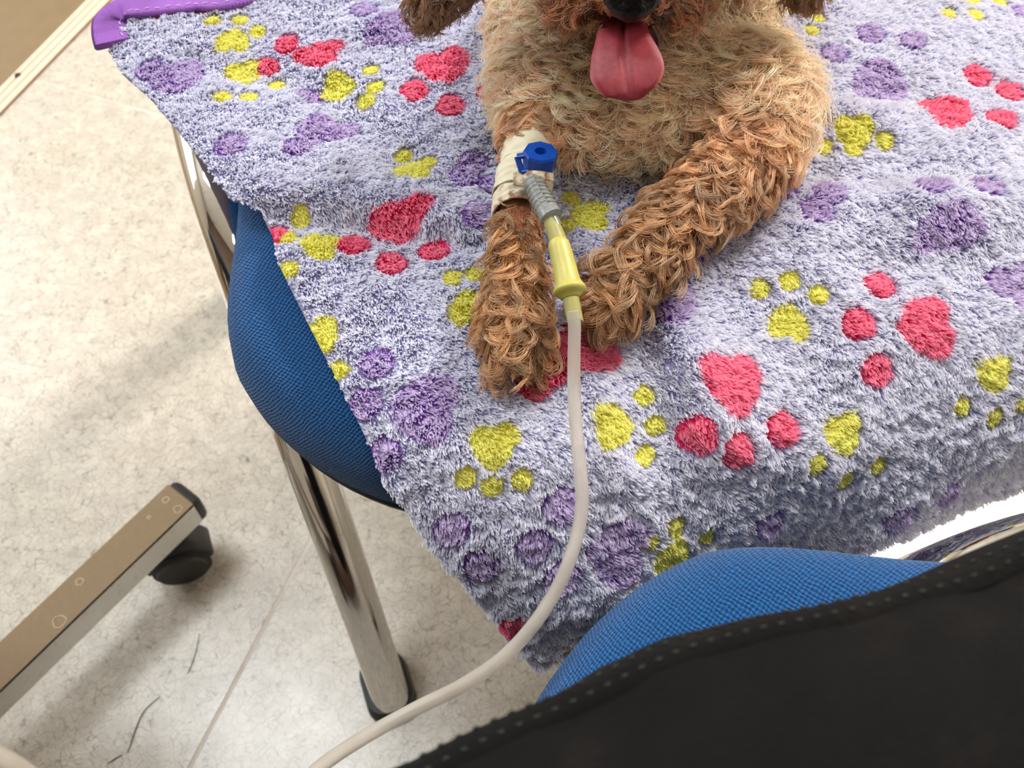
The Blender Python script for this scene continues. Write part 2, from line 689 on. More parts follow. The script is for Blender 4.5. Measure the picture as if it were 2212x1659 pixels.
# ceiling light panels
panel_mats = []
for strength in (8.0, 8.0, 1.5):                 # the third panel is an added front fill, set weak
    m_em, nt, b = new_mat('light_panel')
    nz = noise(nt, objco(nt), 3, 1)
    b.inputs['Base Color'].default_value = (.9, .9, .9, 1)
    rr = ramp(nt, nz.outputs[0], [(0, (.97, .98, 1)), (1, (1, 1, 1))])
    L_(nt, rr.outputs[0], b.inputs['Emission Color'])
    b.inputs['Emission Strength'].default_value = strength
    panel_mats.append(m_em)
for i, (a, b_, sx, sy, pw, colr) in enumerate(LIGHTS):
    lab = ('square ceiling light panel nearest the left wall', 'square ceiling light panel on the far side behind the dog', 'added fill panel on the unseen ceiling over the seated person')[i]
    t = thing('ceiling_light', lab, 'ceiling light', room(a, b_, 2.6), ROOM_ROT)
    v, f = box_verts((-sx / 2, -sy / 2, -.025), (sx / 2, sy / 2, -.005))
    mesh_obj('diffuser', v, f, panel_mats[i], t, smooth=False)
    for (x0, x1, y0, y1) in ((-sx / 2 - .02, -sx / 2, -sy / 2 - .02, sy / 2 + .02), (sx / 2, sx / 2 + .02, -sy / 2 - .02, sy / 2 + .02), (-sx / 2, sx / 2, sy / 2, sy / 2 + .02), (-sx / 2, sx / 2, -sy / 2 - .02, -sy / 2)):
        v, f = box_verts((x0, y0, -.03), (x1, y1, -.001))
        mesh_obj('frame', v, f, M['wall_plain'], t, smooth=False)


# ------------------------------------------------------------------ chairs (local frame: x right of sitter's view, +y front)
half = [(0, .222), (.07, .2215), (.125, .214), (.17, .195), (.203, .163), (.2235, .122), (.2245, .085), (.206, .02), (.189, -.06), (.182, -.13), (.168, -.185), (.12, -.214), (.06, -.222), (0, -.223)]
oc = catmull(half, 60)
SEAT_OUT = np.vstack([oc, oc[1:-1][::-1] * np.array((-1, 1))])       # closed outline


def seat_mesh(profile, zbase):
    V, Fc = [], []
    k = len(SEAT_OUT)
    cen = np.array((0, 0.0))
    for off, z in profile:
        d = nrm(SEAT_OUT - cen)
        rad = np.linalg.norm(SEAT_OUT - cen, axis=1, keepdims=True)
        p = cen + d * np.maximum(rad - off, 0.0 if off < .5 else 0)
        if off >= .5:
            p = cen + d * .001
        for q in p:
            V.append((q[0], q[1], zbase + z))
    for i in range(len(profile) - 1):
        for j in range(k):
            a, b_ = i * k + j, i * k + (j + 1) % k
            Fc.append((a, b_, b_ + k, a + k))
    Fc.append(tuple(range(k))[::-1])
    Fc.append(tuple(range((len(profile) - 1) * k, len(profile) * k)))
    return V, Fc


SEAT_Z = .455
PROF = [(.02, -.058), (.006, -.055), (.0015, -.046), (0, -.030), (.002, -.016), (.007, -.008), (.015, -.002), (.028, .002), (.06, .0045), (.12, .006), (.9, .006)]


def make_chair(name, label, loc, rotz):
    t = thing(name, label, 'chair', loc, rotz)
    V, Fc = seat_mesh(PROF, SEAT_Z)
    mesh_obj('seat', V, Fc[::-1], M['fabric'], t)
    V, Fc = seat_mesh([(.05, -.078), (.02, -.074), (.009, -.066), (.005, -.060), (.004, -.056), (.008, -.053), (.9, -.053)], SEAT_Z)
    mesh_obj('seat_shell', V, Fc, M['shell'], t, autosmooth=40)
    section = rrect(.050, .030, .013, 5)
    for s in (-1, 1):
        pts = [(s * .210, .142, .010), (s * .2105, .108, .10), (s * .2115, .070, .205), (s * .2125, .033, .30), (s * .213, .004, .355), (s * .2135, -.03, .388), (s * .2135, -.075, .398),
               (s * .2125, -.14, .398), (s * .2125, -.185, .388), (s * .2125, -.215, .35), (s * .2125, -.238, .29), (s * .209, -.275, .16), (s * .21, -.31, .010)]
        path = catmull(pts, 90)
        V, Fc = sweep(path, section, up=(0, 1, .25))
        fr = mesh_obj('leg_frame', V, Fc, M['chrome'], t, autosmooth=60)
        for (x, y) in ((s * .2105, .140), (s * .21, -.309)):
            sgn = 1 if y > 0 else -1
            cpth = [(x, y + sgn * .002, .0006), (x, y + sgn * .001, .003), (x, y, .008), (x, y - sgn * .001, .0125)]
            V, Fc = sweep(cpth, rrect(.057, .039, .015, 5), radii=[1.0, 1.03, 1.0, .93], up=(0, 1, 0))
            mesh_obj('foot_cap', V, Fc, M['black'], t, autosmooth=50)
    for y in (-.06, .10):
        pth = [(-.2, y, .385), (-.1, y, .385), (.1, y, .385), (.2, y, .385)]
        V, Fc = sweep(pth, rrect(.022, .022, .006, 3), up=(0, 0, 1))
        mesh_obj('cross_bar', V, Fc, M['chrome'], t, autosmooth=50)
    for s in (-1, 1):
        pth = catmull([(s * .12, -.10, .398), (s * .12, -.2, .398), (s * .12, -.245, .42), (s * .12, -.262, .5), (s * .115, -.285, .66)], 24)
        V, Fc = sweep(pth, rrect(.03, .012, .005, 3), up=(1, 0, 0))
        mesh_obj('back_support', V, Fc, M['chrome'], t, autosmooth=50)
    # curved upholstered backrest
    bm = bmesh.new()
    NX, NZ = 21, 13
    grid = {}
    for side in (0, 1):
        for i in range(NX):
            for j in range(NZ):
                u, v = -1 + 2 * i / (NX - 1), -1 + 2 * j / (NZ - 1)
                # squircle mapping rounds the corners
                x = u * math.sqrt(1 - .32 * v * v) * .225
                z = v * math.sqrt(1 - .32 * u * u) * .165
                edge = max(abs(u), abs(v))
                th = .022 * math.sqrt(max(0.0, 1 - edge ** 6))
                y = -.285 - .02 * (z / .165) + .05 * (x / .225) ** 2 + (th if side else -th * .6)
                if edge > .999 and side:
                    grid[(1, i, j)] = grid[(0, i, j)]
                else:
                    grid[(side, i, j)] = bm.verts.new((x, y, .70 + z))
    for side in (0, 1):
        for i in range(NX - 1):
            for j in range(NZ - 1):
                bm.faces.new([grid[(side, a, b_)] for a, b_ in ((i, j), (i + 1, j), (i + 1, j + 1), (i, j + 1))])
    bm_obj('backrest', bm, M['fabric'], t)
    return t


def heading(f):          # rotation that turns local +y to the world direction f
    return math.atan2(-f[0], f[1])


F1 = np.array((.35, -.937)) / np.linalg.norm((.35, -.937))
C1 = np.array((.047, .429))
chair1 = make_chair('visitor_chair', 'chrome-legged blue visitor chair carrying the dog and its paw-print blanket', (C1[0], C1[1], 0), heading(F1))
G2o = np.array((-.95, -.32)) / np.linalg.norm((-.95, -.32))
G2 = np.array((-.958, -.287)) / np.linalg.norm((-.958, -.287))
R2 = np.array((G2[1], -G2[0]))       # the sitter's right-hand side
R2 = R2 if R2[1] > 0 else -R2
C2 = np.array((.281, -.017)) + G2o * .036
R2o = np.array((G2o[1], -G2o[0]))
CP = C2 + .12 * G2o + .22 * R2o + np.array((-.007, .005)) - (.12 * G2 + .22 * R2)      # the sitter
GP, RP = G2.copy(), R2.copy()
KC = CP + .12 * GP + .22 * RP + np.array((.010, .001))
G2 = np.array((-.982, -.185)) / np.linalg.norm((-.982, -.185))
R2 = np.array((G2[1], -G2[0]))
C2 = KC - (.12 * G2 + .22 * R2)                  # the chair under the sitter
chair2 = make_chair('visitor_chair', 'brighter blue visitor chair in the foreground, occupied by a person in black jeans', (C2[0], C2[1], 0), heading(G2))

# ------------------------------------------------------------------ blanket
LAT = np.array((-F1[1], F1[0]))       # to the right across the seat of chair 1
LAT = LAT if LAT[0] > 0 else -LAT
BZ = SEAT_Z + .0125


def front_edge(s):
    return .222 - 4.7 * np.maximum(0, np.abs(s) - .10) ** 2


FOLDS = []          # (s0,w0,s1,w1,height,width)


def blanket_base(s, w):
    s, w = np.broadcast_arrays(np.asarray(s, float), np.asarray(w, float))
    Fe = np.where(s < 0, front_edge(np.clip(s, -.24, .24)), .222 - 1.5 * np.maximum(0, np.minimum(s, .26) - .12) ** 2)
    r = .090
    w0 = Fe - .047
    thm = math.radians(73)
    th = np.clip((w - w0) / r, 0, thm)
    rest = np.maximum(0, w - (w0 + r * thm))
    fw = np.minimum(w, w0) + r * np.sin(th) + rest * math.cos(thm)
    z = BZ - r * (1 - np.cos(th)) - rest * math.sin(thm)
    over = np.maximum(0, -.205 - s)
    z = z - 5.0 * over ** 2
    over = np.maximum(0, s - .21)
    z = z - 5.0 * np.minimum(over, .06) ** 2 - .55 * np.maximum(0, over - .06)
    xy = C1 + s[..., None] * LAT + fw[..., None] * F1
    return np.concatenate([xy, z[..., None]], -1)


vn1, vn2 = VNoise(11, 2), VNoise(12, 2)


def fold_h(s, w):
    h = .0022 * vn1(np.stack([s / .045, w / .05], -1)) + .0010 * vn2(np.stack([s / .02, w / .02], -1))
    hang = np.clip((w - .23) / .12, 0, 1)
    h = h + hang * (.0045 * np.sin(s / .021 + 2.2 * vn1(np.stack([s / .1, w / .15 + 9], -1))) + .004)
    for (s0, w0, s1, w1, A, wd) in FOLDS:
        dx, dy = s1 - s0, w1 - w0
        l2 = dx * dx + dy * dy
        t = np.clip(((s - s0) * dx + (w - w0) * dy) / l2, 0, 1)
        d2 = (s - s0 - t * dx) ** 2 + (w - w0 - t * dy) ** 2
        h = h + A * np.exp(-d2 / (wd * wd))
    return np.where(h < -.002, -.002 - .0025 * np.tanh((-.002 - h) / .005), h)


def blanket_n(s, w, fn, e=.002):
    a = fn(s + e, w) - fn(s - e, w)
    b_ = fn(s, w + e) - fn(s, w - e)
    n = nrm(np.cross(a, b_))
    n = np.where(n[..., 2:3] * 1.0 + 0 * n < -2, -n, n)
    return n


def blanket_P(s, w):
    p = blanket_base(s, w)
    n = blanket_n(s, w, blanket_base)
    if FLIP:
        n = -n
    return p + n * fold_h(s, w)[..., None]


FLIP = False
_t = blanket_n(np.array([0.0]), np.array([0.0]), blanket_base)[0]
FLIP = _t[2] < 0

gs, gw = np.meshgrid(np.linspace(-.30, .42, 420), np.linspace(-.42, .62, 600), indexing='ij')
GW0 = -.42


def make_lookup(fn):
    P = fn(gs.ravel(), gw.ravel())
    x, y, d = project(P)
    return x, y, d


LOOK = make_lookup(blanket_base)


def inv(px, py):
    x, y, d = LOOK
    e = (x - px) ** 2 + (y - py) ** 2
    cand = np.argpartition(e, 12)[:12]
    i = cand[np.argmin(e[cand] + 0)]
    return float(gs.ravel()[i]), float(gw.ravel()[i])


FOLD_PX = [
    (560, 150, 720, 198, -.006, .008), (700, 215, 860, 330, -.007, .009), (420, 130, 560, 160, -.003, .010),
    (520, 350, 900, 410, .005, .020), (560, 425, 1000, 488, .006, .012), (590, 468, 1020, 532, -.007, .007),
    (620, 560, 1000, 640, .002, .02),
    (1690, 425, 2000, 440, .006, .014), (1600, 378, 1880, 400, -.005, .009),
    (1740, 245, 2150, 335, .006, .013), (1770, 212, 1980, 205, -.005, .009), (1980, 300, 2212, 350, -.003, .01),
    (1500, 530, 2100, 510, .008, .020), (1880, 570, 2212, 560, -.007, .016), (2000, 470, 2212, 430, .005, .012),
    (1340, 640, 1420, 920, -.009, .014), (1430, 680, 1530, 890, .008, .016), (1290, 850, 1330, 1010, .004, .012),
    (1500, 965, 1780, 1010, .003, .014), (1450, 1045, 1900, 1060, -.002, .02), (1650, 700, 1800, 860, -.003, .015),
    (700, 840, 800, 960, -.003, .012), (880, 960, 1180, 960, .003, .02), (800, 60, 1000, 90, .004, .015),
]
FOLDS = [inv(a, b_) + inv(c, d) + (A, wd) for (a, b_, c, d, A, wd) in FOLD_PX]
LOOK = make_lookup(blanket_P)

LEFT_PX = [(236, 60), (237, 110), (270, 165), (325, 212), (378, 275), (440, 350), (500, 432), (563, 455), (590, 500), (602, 570), (650, 670), (700, 770), (765, 900), (830, 1040), (930, 1172), (1000, 1252), (1100, 1372), (1200, 1484)]
lp = np.array([inv(*p) for p in LEFT_PX])
lp = lp[np.argsort(lp[:, 1])]
W_REAR = float(np.mean([inv(300, 12)[1], inv(430, 6)[1]]))
hem = np.array([inv(2205, 1052), inv(2050, 1113), inv(1900, 1172)])
W_HEM = float(hem[:, 1].mean())
S_RIGHT = .40


def s_left(w):
    ww = np.concatenate([[W_REAR - .05], lp[:, 1], [W_HEM + .1]])
    ss = np.concatenate([[lp[0, 0]], lp[:, 0], [lp[-1, 0] + .02]])
    # round the rear-left corner
    c = np.clip((W_REAR + .022 - w) / .022, 0, 1)
    return np.interp(w, ww, ss) + .018 * (1 - np.sqrt(np.maximum(0, 1 - c * c)))


# paw prints: kind, pad (px) or None, toes (px) ; sizes in metres on the cloth
PINK, YEL, PUR = 0, 1, 2
PAD_R = {PINK: .0132, YEL: .0092, PUR: .0138}
TOE_R = {PINK: .0076, YEL: .0048, PUR: .0076}
PRINTS = [
    (PINK, None, [(352, 20), (437, 12)]),
    (YEL, (500, 88), [(455, 45), (515, 45), (557, 68)]),
    (PINK, (676, 120), [(617, 95), (573, 145)], .9, (1.1, .75)),
    (YEL, (525, 165), [(483, 208), (536, 210), (594, 187)]),
    (PUR, (380, 172), [(322, 150), (498, 310)]),
    (PUR, (690, 275), [(664, 213), (637, 318), (742, 285)], .85),
    (PUR, (845, 56), [(782, 22), (905, 30)]),
    (YEL, (739, 188), [(797, 153), (813, 188), (792, 219)]),
    (PINK, (955, 152), [(892, 196), (969, 229), (1060, 200)]),
    (YEL, (888, 368), [(874, 338), (921, 353)]),
    (PUR, None, [(1021, 348), (1005, 382), (1027, 455), (1060, 400)]),
    (PINK, (858, 478), [(761, 531), (838, 570), (935, 546)], 1.0, (1.12, .66)),
    (YEL, (682, 530), [(648, 477), (620, 515), (625, 580)]),
    (PINK, None, [(592, 508)]),
    (YEL, (1008, 662), [(970, 600), (1027, 588)]),
    (YEL, (688, 729), [(727, 799)]),
    (PUR, (908, 880), [(814, 780), (783, 875), (830, 981)]),
    (YEL, (1062, 965), [(1002, 1028), (1056, 1053), (1120, 1035)]),
    (PINK, (1253, 753), [(1153, 832), (1190, 800)]),
    (PUR, None, [(975, 1135), (1035, 1221)]),
    (PUR, (1315, 1180), [(1203, 1082), (1157, 1170), (1205, 1240)]),
    (YEL, (1452, 1190), [(1395, 1167), (1458, 1129), (1520, 1150)]),
    (YEL, None, [(1239, 1406), (1212, 1441)]),
    (PINK, None, [(1116, 1352)]),
    (YEL, (1325, 912), [(1384, 848), (1408, 919), (1383, 980)]),
    (PINK, (1578, 830), [(1500, 933), (1592, 969), (1678, 921)]),
    (YEL, (1695, 690), [(1633, 625), (1704, 607), (1763, 637)]),
    (PINK, (1982, 701), [(1896, 614), (1845, 697), (1893, 795)]),
    (YEL, (2138, 808), [(2077, 873), (2144, 899), (2206, 867)]),
    (YEL, (1817, 942), [(1762, 999), (1822, 1030), (1893, 1000)]),
    (PUR, (2205, 620), [(2150, 612)]),
    (YEL, None, [(1760, 37), (1746, 66), (1715, 20)]),
    (PUR, (1890, 165), [(1797, 120), (1876, 75), (1962, 90)]),
    (YEL, (2080, -8), [(2040, 31), (2098, 31), (2154, 8)]),
    (PUR, None, [(2205, 30)]),
    (PINK, (2043, 238), [(2105, 167), (2170, 201), (2156, 257)]),
    (YEL, (1836, 285), [(1776, 318), (1839, 318), (1904, 303)]),
    (PUR, (1664, 412), [(1760, 455), (1785, 418)], 1.0, (1.15, .75)),
    (PUR, (2045, 470), [(2006, 401), (2120, 405)], 1.0, (1.25, .68)),
    (PUR, (1435, 628), [(1506, 535)]),
    (PUR, None, [(1942, 1118), (2046, 1064)]),
    (PUR, None, [(1660, 1130)]),
    (YEL, (1268, 462), [(1225, 430), (1217, 485)]),
]
PADS, TOES = [], []
for pr in PRINTS:
    kind, pad, toes = pr[:3]
    fsc = pr[3] if len(pr) > 3 else 1.0
    ts = [inv(*t) for t in toes]
    for t in ts:
        TOES.append((kind, t, TOE_R[kind] * fsc))
    if pad:
        pc = inv(*pad)
        mt = np.mean(ts, axis=0)
        kk_ = pr[4] if len(pr) > 4 else (1, 1)
        ang = math.atan2((mt[1] - pc[1]) / kk_[1], (mt[0] - pc[0]) / kk_[0])
        PADS.append((kind, pc, PAD_R[kind] * fsc, ang, pr[4] if len(pr) > 4 else (1, 1)))


def pattern(s, w):
    """signed distance-ish (negative inside, metres) and kind index (-1 = ground) for cloth points"""
    best = np.full(s.shape, 9.0)
    kind = np.full(s.shape, -1)
    for kd, (cs, cw), r in TOES:
        d = np.sqrt((s - cs) ** 2 + (w - cw) ** 2) - r
        m = d < best
        best = np.where(m, d, best)
        kind = np.where(m, kd, kind)
    for kd, (cs, cw), r, ang, (ks, kw) in PADS:
        ds, dw = (s - cs) / ks, (w - cw) / kw
        near = (np.abs(ds) < .03) & (np.abs(dw) < .03)
        ca, sa = math.cos(ang), math.sin(ang)
        y = -(ds * ca + dw * sa) / (r / 1.08) + .1      # point of the heart towards the toes
        x = (-ds * sa + dw * ca) / (r / 1.08)
        f = (x * x + y * y - 1) ** 3 - x * x * y ** 3
        d = np.where(near, np.sign(f) * np.abs(f) ** (1 / 3) * r * .5, 9.0)
        m = d < best
        best = np.where(m, d, best)
        kind = np.where(m, kd, kind)
    return best, kind


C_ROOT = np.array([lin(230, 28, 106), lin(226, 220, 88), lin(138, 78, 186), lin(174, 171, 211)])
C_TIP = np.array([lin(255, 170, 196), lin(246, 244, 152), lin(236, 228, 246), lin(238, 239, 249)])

blanket = thing('blanket', 'lilac fleece blanket with pink, yellow and purple paw prints draped over chair seat', 'blanket', tuple(C1) + (BZ,))

# cloth backing
nu, nv = 240, 300
wv = np.linspace(W_REAR, W_HEM, nv)
uu = np.linspace(0, 1, nu)
WW, UU = np.meshgrid(wv, uu, indexing='ij')
SL = s_left(WW)
SS = SL + (S_RIGHT - SL) * UU
top = blanket_P(SS.ravel(), WW.ravel())
nn = blanket_n(SS.ravel(), WW.ravel(), blanket_P)
nn = -nn if FLIP else nn
bot = top - nn * .0025
V = np.vstack([top, bot])
nT = nu * nv
idx = np.arange(nT).reshape(nv, nu)
q = np.stack([idx[:-1, :-1], idx[:-1, 1:], idx[1:, 1:], idx[1:, :-1]], -1).reshape(-1, 4)
Fc = [tuple(x) for x in q] + [tuple(x[::-1] + nT) for x in q]
ring = np.concatenate([idx[0, :-1], idx[:-1, -1], idx[-1, :0:-1], idx[:0:-1, 0]])
for i in range(len(ring)):
    a, b_ = ring[i], ring[(i + 1) % len(ring)]
    Fc.append((a, b_, b_ + nT, a + nT)[::-1])
bk = mesh_obj('backing', V, Fc, M['cloth'], blanket, local=False)
pd, pk = pattern(SS.ravel(), WW.ravel())
colv = np.where((pd < 0)[:, None], C_ROOT[pk], C_ROOT[3])
colv = np.vstack([colv, np.tile(lin(200, 190, 215), (nT, 1))])
ca = bk.data.attributes.new('col', 'FLOAT_COLOR', 'POINT')
ca.data.foreach_set('color', np.concatenate([colv, np.ones((2 * nT, 1))], 1).astype(np.float32).ravel())

# fleece pile
hs_box = (S_RIGHT + .26) * (W_HEM - W_REAR)
SP = .00064
ntry = int(hs_box / SP ** 2)
s_ = rng.uniform(-.26, S_RIGHT, ntry)
w_ = rng.uniform(W_REAR, W_HEM, ntry)
k_ = s_ > s_left(w_)
s_, w_ = s_[k_], w_[k_]
pb = blanket_base(s_, w_)
x_, y_, d_ = project(pb)
vis = (x_ > 120) & (x_ < W + 90) & (y_ > -90) & (y_ < H)
k_ = vis | (rng.random(len(s_)) < .12)
far = ~vis[k_]
s_, w_ = s_[k_], w_[k_]
root = blanket_P(s_, w_)
n_ = blanket_n(s_, w_, blanket_P)
n_ = -n_ if FLIP else n_
e = .002
tw = nrm(blanket_P(s_, w_ + e) - blanket_P(s_, w_ - e))
ts_ = nrm(blanket_P(s_ + e, w_) - blanket_P(s_ - e, w_))
na, nb = VNoise(21, 2), VNoise(22, 2)
q1 = np.stack([s_ / .014, w_ / .014], -1)
q2 = np.stack([s_ / .0032, w_ / .0032], -1)
ax = .30 + .45 * na(q1) + .35 * na(q2) + .07 * rng.normal(size=len(s_))
bx = .80 + .35 * nb(q1) + .35 * nb(q2) + .07 * rng.normal(size=len(s_))
lean = .66 + .16 * nb(q2 + 7.7)
dirv = nrm(n_ * (1.05 - lean)[:, None] + (tw * bx[:, None] + ts_ * ax[:, None]) * lean[:, None])
dist, kind = pattern(s_ + .0004 * rng.normal(size=len(s_)), w_ + .0004 * rng.normal(size=len(s_)))
inside = dist < 0
length = .0046 * (1 + .07 * rng.normal(size=len(s_)).clip(-2, 2)) * (1 + .25 * na(q2 + 3.3))
edge_f = np.clip(np.abs(dist + .0003) / .0013, .42, 1)
length = length * edge_f
length = np.where(inside & (kind == YEL), length * .8, length)
K = 5
t = np.linspace(0, 1, K)
pts = root[:, None, :] + n_[:, None, :] * (length * .55)[:, None, None] * (t - .45 * t * t)[None, :, None] + dirv[:, None, :] * (length * .75)[:, None, None] * (t ** 1.25)[None, :, None]
pts = pts - n_[:, None, :] * .0008
wig = rng.normal(size=(len(s_), 3)) * .0006
pts = pts + wig[:, None, :] * (np.sin(t * 3.0) * t)[None, :, None]
r0 = np.where(far, .0011, .00040) * (1 + .25 * rng.normal(size=len(s_)).clip(-1.5, 1.5))
rad = r0[:, None] * np.array([.9, 1.0, .95, .75, .3])[None, :]
ki = np.where(inside, kind, 3)
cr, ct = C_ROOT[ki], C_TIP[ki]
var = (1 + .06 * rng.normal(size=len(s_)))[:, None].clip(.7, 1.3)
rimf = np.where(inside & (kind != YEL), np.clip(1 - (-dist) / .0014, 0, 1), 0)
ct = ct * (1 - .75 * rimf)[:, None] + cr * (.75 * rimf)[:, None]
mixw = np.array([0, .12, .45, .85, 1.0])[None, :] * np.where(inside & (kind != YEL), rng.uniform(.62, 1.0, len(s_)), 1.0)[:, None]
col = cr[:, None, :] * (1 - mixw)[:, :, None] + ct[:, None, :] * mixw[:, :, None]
col = np.clip(col * var[:, None, :], 0, .95)
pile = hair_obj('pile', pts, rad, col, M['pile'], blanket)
pile['kind'] = 'stuff'

# purple binding along the rear hem and round the left corner
bp_px = [(249, 106), (243, 82), (245, 58), (257, 40), (284, 29), (340, 21), (425, 12), (505, 3)]
bsd = [inv(*p) for p in bp_px]
bsd += [(s, bsd[-1][1]) for s in np.linspace(bsd[-1][0] + .05, S_RIGHT, 8)]
bpath0 = [blanket_P(np.array(s), np.array(w)) + np.array((0, 0, .0035)) for s, w in bsd]
bpath = catmull(bpath0, 120)
V, Fc = sweep(catmull(bpath0, 900), rrect(.0036, .0185, .0017, 4), up=(0, 0, 1), radii=1 + .035 * np.cos(np.arange(900) * math.pi / 1.5))
bd = mesh_obj('binding', V, Fc, M['binding'], blanket, local=False, autosmooth=60)
bd['label'] = 'ribbed purple binding tape'
Tb, Nb, Bb = frames(bpath)
Bb = nrm(np.cross(Tb, np.array((0, 0, 1.0))))
cen = bpath.mean(0)
bm = bmesh.new()
bpath = catmull(bpath0, 400)
_al = np.concatenate([[0], np.cumsum(np.linalg.norm(np.diff(bpath, axis=0), axis=1))])
_ss = np.arange(.002, _al[-1], .0052)
bpath = np.stack([np.interp(_ss, _al, bpath[:, k]) for k in range(3)], 1)
Tb, Nb, Bb = frames(bpath)
Bb = nrm(np.cross(Tb, np.array((0, 0, 1.0))))
for i in range(0, len(bpath) - 2):
    for tt in (0.0,):
        inw = Bb[i] if (Bb[i] @ (np.append(C1, BZ) - bpath[i])) > 0 else -Bb[i]
        a = bpath[i] + inw * .0065 + np.array((0, 0, .0022))
        c = a + Tb[i] * .0026 + inw * (.0007 if i % 2 else -.0007)
        mid = (a + c) / 2
        Mx = Matrix.Translation(Vector(mid)) @ Vector(c - a).to_track_quat('X', 'Z').to_matrix().to_4x4() @ Matrix.Diagonal((.0019, .00024, .00025, 1))
        bmesh.ops.create_icosphere(bm, subdivisions=1, radius=1, matrix=Mx)
st = bm_obj('stitching', bm, M['thread'], bd, local=False)
st['kind'] = 'stuff'

# ------------------------------------------------------------------ dog
dog = thing('dog', 'small curly apricot toy poodle lying on the blanket with its tongue out', 'dog', (.06, .40, BZ))
parts = [
    ('e', (.058, .410, .487), (.064, .080, .036), .1),
    ('e', (.030, .372, .488), (.036, .042, .026), 0),
    ('e', (.098, .372, .488), (.036, .044, .026), 0),
    ('e', (.078, .480, .508), (.062, .095, .045), .1),
    ('e', (.040, .545, .500), (.040, .055, .036), .2),
    ('e', (.128, .545, .500), (.040, .055, .036), -.1),
    ('c', (.10, .58, .52), .012, (.115, .62, .55), .008),
    ('e', (.052, .405, .535), (.040, .036, .04), 0),
    ('e', (.050, .392, .578), (.043, .040, .036), 0),
    ('c', (.048, .368, .571), .0225, (.0462, .338, .567), .0150),
    ('c', (.040, .352, .562), .0120, (.0355, .3425, .559), .0085),
    ('c', (.053, .352, .562), .0120, (.0565, .3425, .559), .0085),
    ('c', (.046, .364, .5525), .012, (.0445, .343, .5475), .0080),
    ('e', (.019, .367, .571), (.021, .019, .021), 0),
    ('e', (.077, .367, .571), (.021, .019, .021), 0),
    ('c', (.030, .362, .566), .014, (.0255, .348, .551), .0105),
    ('c', (.062, .362, .566), .014, (.0665, .348, .551), .0105),
    # image-left foreleg
    ('c', (.020, .362, .490), .022, (.0085, .330, .492), .0130),
    ('c', (.0085, .330, .492), .0130, (.0042, .297, .494), .0098),
    ('c', (.0042, .297, .494), .0098, (.0012, .254, .491), .0102),
    ('c', (.0012, .254, .491), .0102, (.0005, .232, .484), .0125),
    ('c', (.0005, .232, .484), .0120, (.0015, .222, .480), .0095),
    # image-right foreleg, folded across
    ('c', (.112, .358, .490), .026, (.104, .318, .490), .018),
    ('c', (.104, .318, .490), .018, (.070, .283, .488), .0135),
    ('c', (.070, .283, .488), .0135, (.047, .256, .485), .0120),
    ('c', (.047, .256, .485), .0120, (.040, .247, .481), .0120),
]
bme = blob_mesh('body', parts, .0026, 8)
bme.materials.append(M['skin'])
body = bpy.data.objects.new('body', bme)
link(body, dog)
body.matrix_parent_inverse = dog.matrix_world.inverted()


def ear(root_p, tip_p, wd):
    root_p, tip_p = np.array(root_p), np.array(tip_p)
    pl = [('c', root_p, .011, root_p * .45 + tip_p * .55, wd), ('c', root_p * .45 + tip_p * .55, wd, tip_p, .008)]
    me = blob_mesh('ear', pl, .003, 4)
    me.materials.append(M['skin'])
    o = bpy.data.objects.new('ear', me)
    link(o, dog)
    o.matrix_parent_inverse = dog.matrix_world.inverted()
    return o


ear_l = ear((.008, .388, .584), (-.036, .364, .538), .014)
ear_r = ear((.092, .390, .588), (.127, .378, .540), .013)

# anatomical lines used to comb and colour the coat
LEG_L = np.array([(.020, .362, .490), (.0085, .330, .492), (.0042, .297, .494), (.0012, .254, .491), (.0005, .228, .484), (.0015, .218, .478)])
LEG_R = np.array([(.112, .358, .490), (.104, .318, .490), (.070, .283, .488), (.047, .256, .485), (.038, .244, .481)])


def seg_dist(p, line):
    best = np.full(len(p), 9.0)
    tdir = np.zeros_like(p)
    prm = np.zeros(len(p))
    for i in range(len(line) - 1):
        a, b_ = line[i], line[i + 1]
        ab = b_ - a
        t = np.clip(((p - a) @ ab) / (ab @ ab), 0, 1)
        d = np.linalg.norm(p - a - t[:, None] * ab, axis=1)
        m = d < best
        best = np.where(m, d, best)
        tdir[m] = nrm(ab)
        prm = np.where(m, i + t, prm)
    return best, tdir, prm


BAND_Y0, BAND_Y1 = .2835, .324       # bandage along the left foreleg
NOSE = np.array((.0455, .3235, .5705))
TONGUE_ROOT = np.array((.0435, .334, .553))


def sample_mesh(me, n, seed):
    r = np.random.default_rng(seed)
    me.calc_loop_triangles()
    nt = len(me.loop_triangles)
    tri = np.empty(nt * 3, np.int32)
    me.loop_triangles.foreach_get('vertices', tri)
    tri = tri.reshape(-1, 3)
    co = np.empty(len(me.vertices) * 3, np.float32)
    me.vertices.foreach_get('co', co)
    co = co.reshape(-1, 3).astype(float)
    no = np.empty(len(me.vertices) * 3, np.float32)
    me.vertices.foreach_get('normal', no)
    no = no.reshape(-1, 3).astype(float)
    a, b_, c = co[tri[:, 0]], co[tri[:, 1]], co[tri[:, 2]]
    ar = np.linalg.norm(np.cross(b_ - a, c - a), axis=1) / 2
    i = r.choice(nt, n, p=ar / ar.sum())
    u, v = r.random(n), r.random(n)
    m = u + v > 1
    u[m], v[m] = 1 - u[m], 1 - v[m]
    p = a[i] + (b_ - a)[i] * u[:, None] + (c - a)[i] * v[:, None]
    nn_ = nrm(no[tri[i, 0]] * (1 - u - v)[:, None] + no[tri[i, 1]] * u[:, None] + no[tri[i, 2]] * v[:, None])
    return p, nn_, ar.sum()


CREAM, TAN, RED, DARK, MUZ = lin(255, 222, 194), lin(240, 196, 156), lin(188, 140, 86), lin(128, 76, 42), lin(178, 108, 56)


